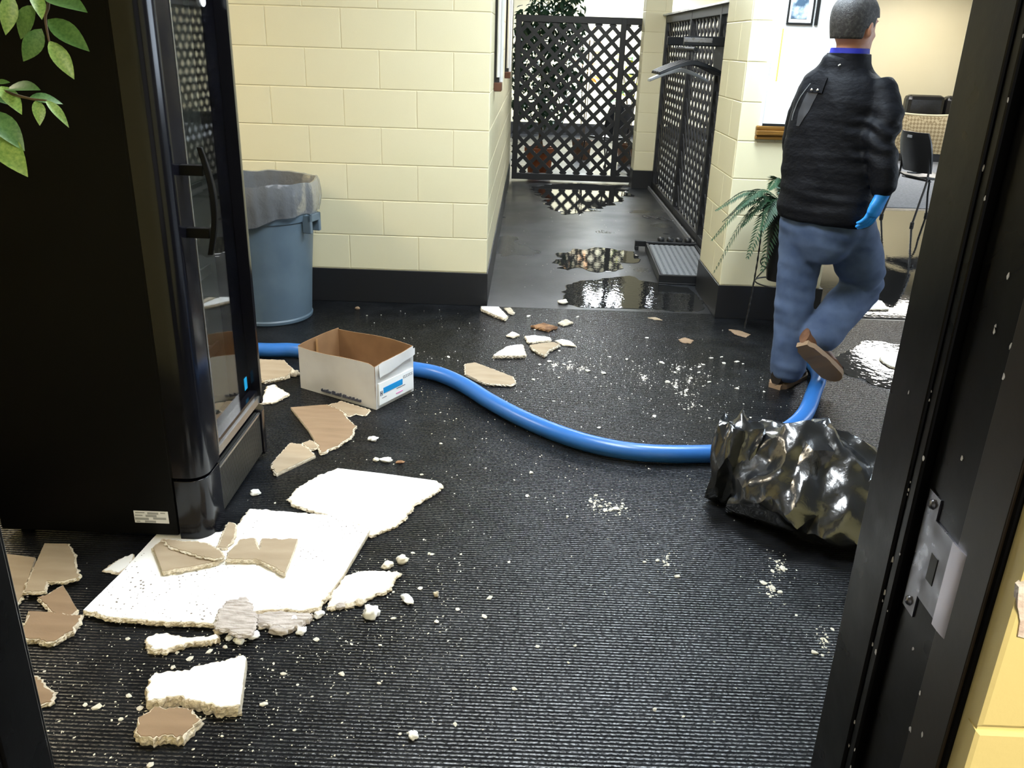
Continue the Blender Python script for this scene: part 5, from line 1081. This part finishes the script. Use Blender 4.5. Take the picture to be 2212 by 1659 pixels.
def fern():
    O = Vector((1.40, 4.62, 0)); t = thing('plant_stand', 'black wrought iron plant stand holding a pot, beside the column', 'plant stand', O)
    for k in range(3):
        a = PI + k * 2 * PI / 3 - 0.25; d = Vector((math.cos(a), math.sin(a), 0))
        p = [d * 0.125 + Vector((0, 0, 0.70)), d * 0.118 + Vector((0, 0, 0.45)), d * 0.125 + Vector((0, 0, 0.2)), d * 0.138 + Vector((0, 0, 0.001))]; c = catmull(p, 26)
        MB().tube(c, [0.0045 + 0.0012 * math.sin(i * 1.3) for i in range(len(c))], 8).build('leg', 'iron', t, smooth=60)
        sc = []
        for i in range(34):
            q = i / 33; ang = -1.9 + q * 7.4; r = 0.034 * (1 - q * 0.86); sc.append(d * (0.075 + r * math.cos(ang)) + Vector((0, 0, 0.40 + r * math.sin(ang))))
        sc = [d * 0.112 + Vector((0, 0, 0.30))] + sc
        MB().tube(sc, 0.0035, 6).build('scroll', 'iron', t, smooth=60)
    for z, r in ((0.70, 0.125), (0.285, 0.118)): MB().tube([Vector((r * math.cos(2 * PI * i / 40), r * math.sin(2 * PI * i / 40), z)) for i in range(41)], 0.004, 6).build('ring', 'iron', t, smooth=60)
    pt = MB().lathe([(0.055, 0.0), (0.06, 0.005), (0.10, 0.36), (0.118, 0.40), (0.118, 0.415), (0.105, 0.415), (0.098, 0.36), (0.001, 0.36)], 32)
    po = thing('potted_fern', 'green fern in a tapered black pot on the wrought iron stand', 'plant', O + Vector((0, 0, 0.30)))
    pt.build('pot', 'pot_black', po, smooth=40)
    rn = random.Random(12); B0 = Vector((0, 0, 0.40))
    tips = [Vector((-0.39, 0.0, 0.37)), Vector((-0.40, -0.03, 0.21)), Vector((-0.36, 0.0, 0.02)), Vector((-0.13, -0.04, 0.50)), Vector((-0.30, -0.10, 0.40)), Vector((-0.22, -0.14, 0.14)), Vector((-0.12, -0.10, 0.06)), Vector((-0.33, 0.06, 0.30)), Vector((-0.26, -0.08, 0.30)), Vector((-0.05, -0.2, 0.36)), Vector((-0.17, -0.16, 0.30))]
    for k in range(14): a = rn.uniform(-1.9, 1.9); tips.append(Vector((0.32 * math.cos(a) * rn.uniform(0.7, 1.1), 0.19 * math.sin(a), rn.uniform(0.1, 0.5))))
    for tp in tips:
        mid = B0 * 0.45 + tp * 0.55 + Vector((0, 0, 0.10 + 0.25 * max(0, 0.35 - tp.z))); c = catmull([B0, mid, tp], 17); g = MB(); g.tube(c, [0.0022 - 0.0016 * i / len(c) for i in range(len(c))], 5)
        side0 = (tp - B0).cross(Vector((0, 0, 1))).normalized()
        for i in range(4, len(c) - 1):
            q = i / len(c); L = 0.066 * math.sin(PI * min(1, (q * 1.02)) ** 0.9) + 0.012; tn = (c[i + 1] - c[i - 1]).normalized()
            for s in (1, -1):
                d = (side0 * s + tn * 0.55 - Vector((0, 0, 0.25 + rn.uniform(0, 0.2)))).normalized(); w = tn * 0.007; m_ = c[i] + d * L * 0.5; e = c[i] + d * L
                upv = Vector((0, 0, 0.003)); g.add([c[i], m_ + w + upv, e, m_ - w + upv, m_], [(0, 4, 1), (1, 4, 2), (2, 4, 3), (3, 4, 0)])
        g.build('frond', 'fern_green', po, smooth=60)
fern()

# ---------------------------------------------------------------- things on and by the column
def wall_pieces():
    Y = 4.838
    t = thing('framed_poster', 'large white framed poster with a thick gold lower moulding on the column', 'framed picture', (1.42, Y, 1.03))
    x0, x1 = -0.165, 0.20
    MB().box(x0, x1, -0.012, 0, 0.02, 1.1).build('poster', 'poster_white', t)
    for i, (z0, z1, y) in enumerate(((0.0, 0.022, 0.030), (0.022, 0.050, 0.042), (0.050, 0.072, 0.030))): MB().box(x0 - 0.03, x1 + 0.03, -y, 0, z0, z1).build('lower_moulding', 'gold_frame', t, bevel=0.006)
    MB().box(x0, x1, -0.026, -0.010, 0.072, 0.084).build('frame_edge', 'frame_black', t)
    MB().box(x0 - 0.015, x0, -0.022, 0, 0.07, 1.1).build('side_rail', 'poster_white', t, bevel=0.003)
    MB().box(x1, x1 + 0.015, -0.022, 0, 0.07, 1.1).build('side_rail', 'poster_white', t, bevel=0.003)
    MB().box(x0 + 0.040, x0 + 0.048, -0.0135, -0.011, 0.30, 0.56).build('bevel_reflection', 'reflection_gold', t)  # gold reflection on the frame bevel, painted as a thin strip
    p = thing('framed_photo', 'small black framed photograph above the white poster', 'framed picture', (1.375, Y - 0.024, 1.61))
    f = MB(); a, h, e = 0.068, 0.22, 0.010
    f.box(-a, a, 0, 0.01, 0, e).box(-a, a, 0, 0.01, h - e, h).box(-a, -a + e, 0, 0.01, e, h - e).box(a - e, a, 0, 0.01, e, h - e); f.build('frame', 'frame_black', p, bevel=0.002)
    MB().box(-a + e, a - e, 0.004, 0.009, e, h - e).build('mat_board', 'poster_white', p)
    MB().box(-a + 0.020, a - 0.034, 0.002, 0.005, 0.028, h - 0.03).build('photo', 'photo_blue', p)['label'] = 'bluish black and white photograph'
    MB().box(0.078, 0.094, 0.002, 0.0115, 0.0, 0.22).build('side_strip', 'frame_black', p)
wall_pieces()

def coat_rack():
    t = thing('coat_rack', 'black coat rack bracket on the lattice holding hangers', 'coat rack', (1.36, 6.0, 1.40))
    MB().box(-0.38, 0.02, -0.03, 0.02, 0.095, 0.155).build('arm', 'hanger_dark', t, bevel=0.006)
    MB().box(-0.38, 0.02, 0.72, 0.77, 0.095, 0.155).build('arm', 'hanger_dark', t, bevel=0.006)
    MB().box(-0.02, 0.02, -0.03, 0.77, -0.1, 0.16).build('wall_rail', 'hanger_dark', t, bevel=0.004)
    MB().tube([Vector((-0.30, -0.02, 0.075)), Vector((-0.30, 0.76, 0.075))], 0.014, 12).build('rod', 'hanger_dark', t, smooth=60)
    MB().box(-0.385, -0.20, -0.034, -0.028, 0.115, 0.145).build('shiny_plate', 'steel', t, bevel=0.003)
    words = ('nearest', 'second nearest', 'third nearest', 'farthest')
    for i in range(5):
        grey = i == 4; y = 6.00 + 0.11 * i if not grey else 6.52
        X = 1.06; Z = 1.475
        nm = 'light grey coat hanger hanging lowest behind the dark ones' if grey else 'black broad shouldered coat hanger, %s of four on the rack' % words[i]
        h = thing('coat_hanger', nm, 'coat hanger', (X, y, Z), 0.10 + 0.03 * i, group='coat hangers on the rack'); dz = -0.06 if grey else 0.0
        W = 0.225; rr = []
        for k in range(21):
            s = -1 + k / 10; x = W * s; z = -0.085 + dz - 0.072 * abs(s) ** 1.5; hgt = 0.034 * (1 - 0.35 * abs(s)); d = 0.016 * (1 + 0.9 * abs(s)); yy = 0.02 * s * s
            rr.append([(x, yy - d, z - hgt * 0.4), (x, yy + d, z - hgt * 0.4), (x, yy + d * 0.7, z + hgt * 0.5), (x, yy - d * 0.7, z + hgt * 0.5)])
        MB().loft(rr).build('shoulder_bar', 'hanger_grey' if grey else 'hanger_dark', h, smooth=40, bevel=0.004)
        hk = [Vector((0, 0, -0.08 + dz)), Vector((0, 0, -0.03))] + [Vector((0.021 * math.cos(a), 0, 0.0 + 0.021 * math.sin(a))) for a in [-PI / 2 + 0.35 * q for q in range(12)]]
        MB().tube(hk, 0.0025, 6).build('hook', 'steel', h, smooth=60)
coat_rack()

def boot_tray():
    t = thing('boot_tray', 'black floor tray with a grey ribbed plastic insert beside the column', 'tray', (1.12, 6.07, 0), -0.03)
    x0, x1, y0, y1, H = -0.205, 0.19, -0.50, 0.50, 0.065
    f = MB().box(x0, x1, y0, y1, 0, 0.012); f.box(x0, x1, y0, y0 + 0.02, 0.012, H).box(x0, x1, y1 - 0.02, y1, 0.012, H + 0.01).box(x0, x0 + 0.02, y0 + 0.02, y1 - 0.02, 0.012, H).box(x1 - 0.02, x1, y0 + 0.02, y1 - 0.02, 0.012, H)
    f.build('tray_frame', 'tray_black', t, bevel=0.005)
    g = MB(); g.box(x0 + 0.022, x1 - 0.022, y0 + 0.022, y1 - 0.03, 0.03, 0.052)
    n = 9
    for i in range(n): x = x0 + 0.04 + i * (x1 - x0 - 0.08) / (n - 1); g.box(x - 0.011, x + 0.011, y0 + 0.03, y1 - 0.05, 0.052, 0.060)
    for i in range(24): y = y0 + 0.04 + i * 0.038; g.box(x0 + 0.03, x1 - 0.03, y - 0.007, y + 0.007, 0.052, 0.0585)
    g.build('ribbed_insert', 'tray_grey', t)['label'] = 'grey ribbed insert'
    r = MB(); r.box(x0 - 0.08, x1, y1, y1 + 0.05, 0.03, 0.075).box(x0 - 0.08, x0 - 0.05, y1, y1 + 0.05, 0.0, 0.03); r.build('rear_rail', 'tray_black', t, bevel=0.004)
    for i in range(4): MB().lathe([(0.026, 0.0), (0.028, 0.02), (0.018, 0.03), (0.001, 0.032)], 14, (x0 + 0.12 + i * 0.07, y1 + 0.025)).build('knob', 'tray_black', t, smooth=50, loc=(0, 0, 0.075))
boot_tray()
def wire():
    c = []
    for i in range(60): q = i / 59; c.append(Vector((1.08 + 0.28 * q, 8.0 + 0.05 * math.sin(q * 4 * PI) - 0.2 * q, 0.012)))
    c2 = [Vector((p.x, 16.0 - 0.4 * (p.x - 1.08) / 0.28 - p.y, 0.006)) for p in c]
    o = MB().tube(c, 0.0035, 6).tube(c2, 0.0035, 6).build('wire_hanger', 'steel', smooth=60); tag(o, 'bent wire hanger lying on the floor at the lattice foot', 'wire hanger')
wire()
for (y, lb) in ((5.42, 'nearer dark and white vertical pipe pair on the corridor wall with rusty end'), (7.45, 'farther white vertical pipe pair on the corridor wall with rusty end')):
    t = thing('wall_pipe', lb, 'pipe', (-0.195, y, 1.235))
    MB().box(-0.035, -0.004, -0.03, 0.02, 0.0, 1.2).build('channel', 'iron', t, bevel=0.003)
    MB().tube([Vector((0, 0.06, 0.02)), Vector((0, 0.06, 1.2))], 0.016, 12).build('pipe', 'pole_white', t, smooth=60)
    MB().tube([Vector((-0.01, -0.045, 0.05)), Vector((-0.01, -0.045, 1.2))], 0.010, 12).build('pipe', 'pole_white', t, smooth=60)
    MB().box(-0.035, 0.012, -0.05, 0.075, -0.03, 0.02).build('bracket', 'rust', t, bevel=0.005)

# ---------------------------------------------------------------- far room furniture
def cafe_chair():
    t = thing('cafe_chair', 'black plastic chair on thin metal legs in front of the patterned sofa', 'chair', (3.80, 8.28, 0), 0.3)
    g = MB(); rr = []
    for i in range(9):
        q = i / 8; x = -0.21 + 0.43 * q; z = 0.44 - 0.02 * math.sin(PI * q) - (0.02 if i == 8 else 0); w = 0.20 + 0.015 * math.sin(PI * q)
        rr.append([(x, -w, z + 0.008), (x, -w * 0.5, z - 0.008), (x, w * 0.5, z - 0.008), (x, w, z + 0.008), (x, w, z - 0.006), (x, w * 0.5, z - 0.022), (x, -w * 0.5, z - 0.022), (x, -w, z - 0.006)])
    g.loft(rr); g.build('seat', 'chair_black', t, smooth=50)
    g = MB(); rr = []
    for i in range(9):
        q = i / 8; z = 0.47 + 0.36 * q; w = (0.19 + 0.02 * math.sin(PI * q)) * (1 - 0.10 * max(0, q - 0.8) * 5); x = -0.205 - 0.10 * q
        rr.append([(x + 0.05, -w, z), (x, -w * 0.5, z), (x, w * 0.5, z), (x + 0.05, w, z), (x + 0.035, w, z), (x - 0.014, w * 0.5, z), (x - 0.014, -w * 0.5, z), (x + 0.035, -w, z)])
    g.loft(rr); bk = g.build('backrest', 'chair_black', t, smooth=50)
    MB().box(-0.322, -0.312, -0.03, 0.03, 0.775, 0.80).build('grip_hole', 'sticker_grey', bk, bevel=0.004)
    for s in (1, -1):
        MB().tube(catmull([Vector((-0.22, 0.18 * s, 0.66)), Vector((-0.19, 0.19 * s, 0.44)), Vector((-0.24, 0.205 * s, 0.2)), Vector((-0.28, 0.215 * s, 0.02))], 6), 0.010, 10).build('leg', 'chair_black', t, smooth=60)
        MB().tube(catmull([Vector((-0.1, 0.19 * s, 0.43)), Vector((0.15, 0.195 * s, 0.41)), Vector((0.20, 0.20 * s, 0.2)), Vector((0.24, 0.21 * s, 0.02))], 6), 0.010, 10).build('leg', 'chair_black', t, smooth=60)
        for x, y in ((-0.28, 0.215 * s), (0.24, 0.21 * s)): MB().lathe([(0.018, 0.0), (0.018, 0.03), (0.012, 0.036)], 12, (x, y)).build('foot_cap', 'chair_black', t)
    MB().tube([Vector((-0.15, -0.19, 0.40)), Vector((-0.15, 0.19, 0.40))], 0.009, 8).build('crossbar', 'chair_black', t)
    return t
ch = cafe_chair()
c2 = copy_tree(ch); c2.location = (0.95, 11.0, 0); c2.rotation_euler = (0, 0, 2.2); c2['label'] = 'black plastic chair on thin metal legs behind the lattice screen'

def sofas():
    t = thing('patterned_sofa', 'beige sofa with a small checkered pattern and curved back in the far room', 'sofa', (5.9, 13.2, 0)); n = 24; rr = []
    for i in range(n + 1):
        q = i / n; x = -0.95 + 1.9 * q; cv = 0.30 * (2 * q - 1) ** 2; top = 0.66 + 0.16 * (2 * q - 1) ** 2 * (1 if q > 0.5 else 0.7)
        y = -cv
        rr.append([(x, y, 0.12), (x, y - 0.02, top * 0.6), (x, y + 0.01, top - 0.03), (x, y + 0.05, top), (x, y + 0.12, top - 0.02), (x, y + 0.15, top * 0.5), (x, y + 0.15, 0.12)])
    MB().loft(rr).build('back', 'sofa_fabric', t, smooth=50)
    MB().loft([[(r[0][0], r[0][1] + 0.02, 0.0), (r[0][0], r[0][1] + 0.02, 0.13), (r[0][0], r[0][1] + 0.7, 0.13), (r[0][0], r[0][1] + 0.7, 0.0)] for r in rr]).build('base', 'chair_black', t)
    MB().loft([[(r[0][0], r[0][1] + 0.14, 0.13), (r[0][0], r[0][1] + 0.14, 0.40), (r[0][0], r[0][1] + 0.66, 0.42), (r[0][0], r[0][1] + 0.70, 0.38), (r[0][0], r[0][1] + 0.70, 0.13)] for r in rr]).build('seat', 'sofa_fabric', t, smooth=40)
    pg = MB().tube([Vector((r[3][0], r[3][1] - 0.01, r[3][2] + 0.004)) for r in rr], 0.014, 8).build('piping', 'wall_cream_far', t, smooth=60)
    s = thing('black_sofa', 'black leather sofa behind the patterned one against the far wall', 'sofa', (6.9, 14.75, 0))
    MB().box(-1.0, 1.0, -0.42, 0.42, 0.06, 0.40).build('seat', 'leather_black', s, bevel=0.05)
    for i in range(3): MB().box(-0.93 + i * 0.62, -0.32 + i * 0.62, -0.44, -0.22, 0.36, 0.90).build('back_cushion', 'leather_black', s, bevel=0.07)
    for x in (-1.08, 0.93): MB().box(x, x + 0.15, -0.42, 0.42, 0.0, 0.62).build('arm', 'leather_black', s, bevel=0.05)
    MB().box(-1.0, 1.0, -0.40, 0.40, 0.0, 0.07).build('plinth', 'chair_black', s)
sofas()
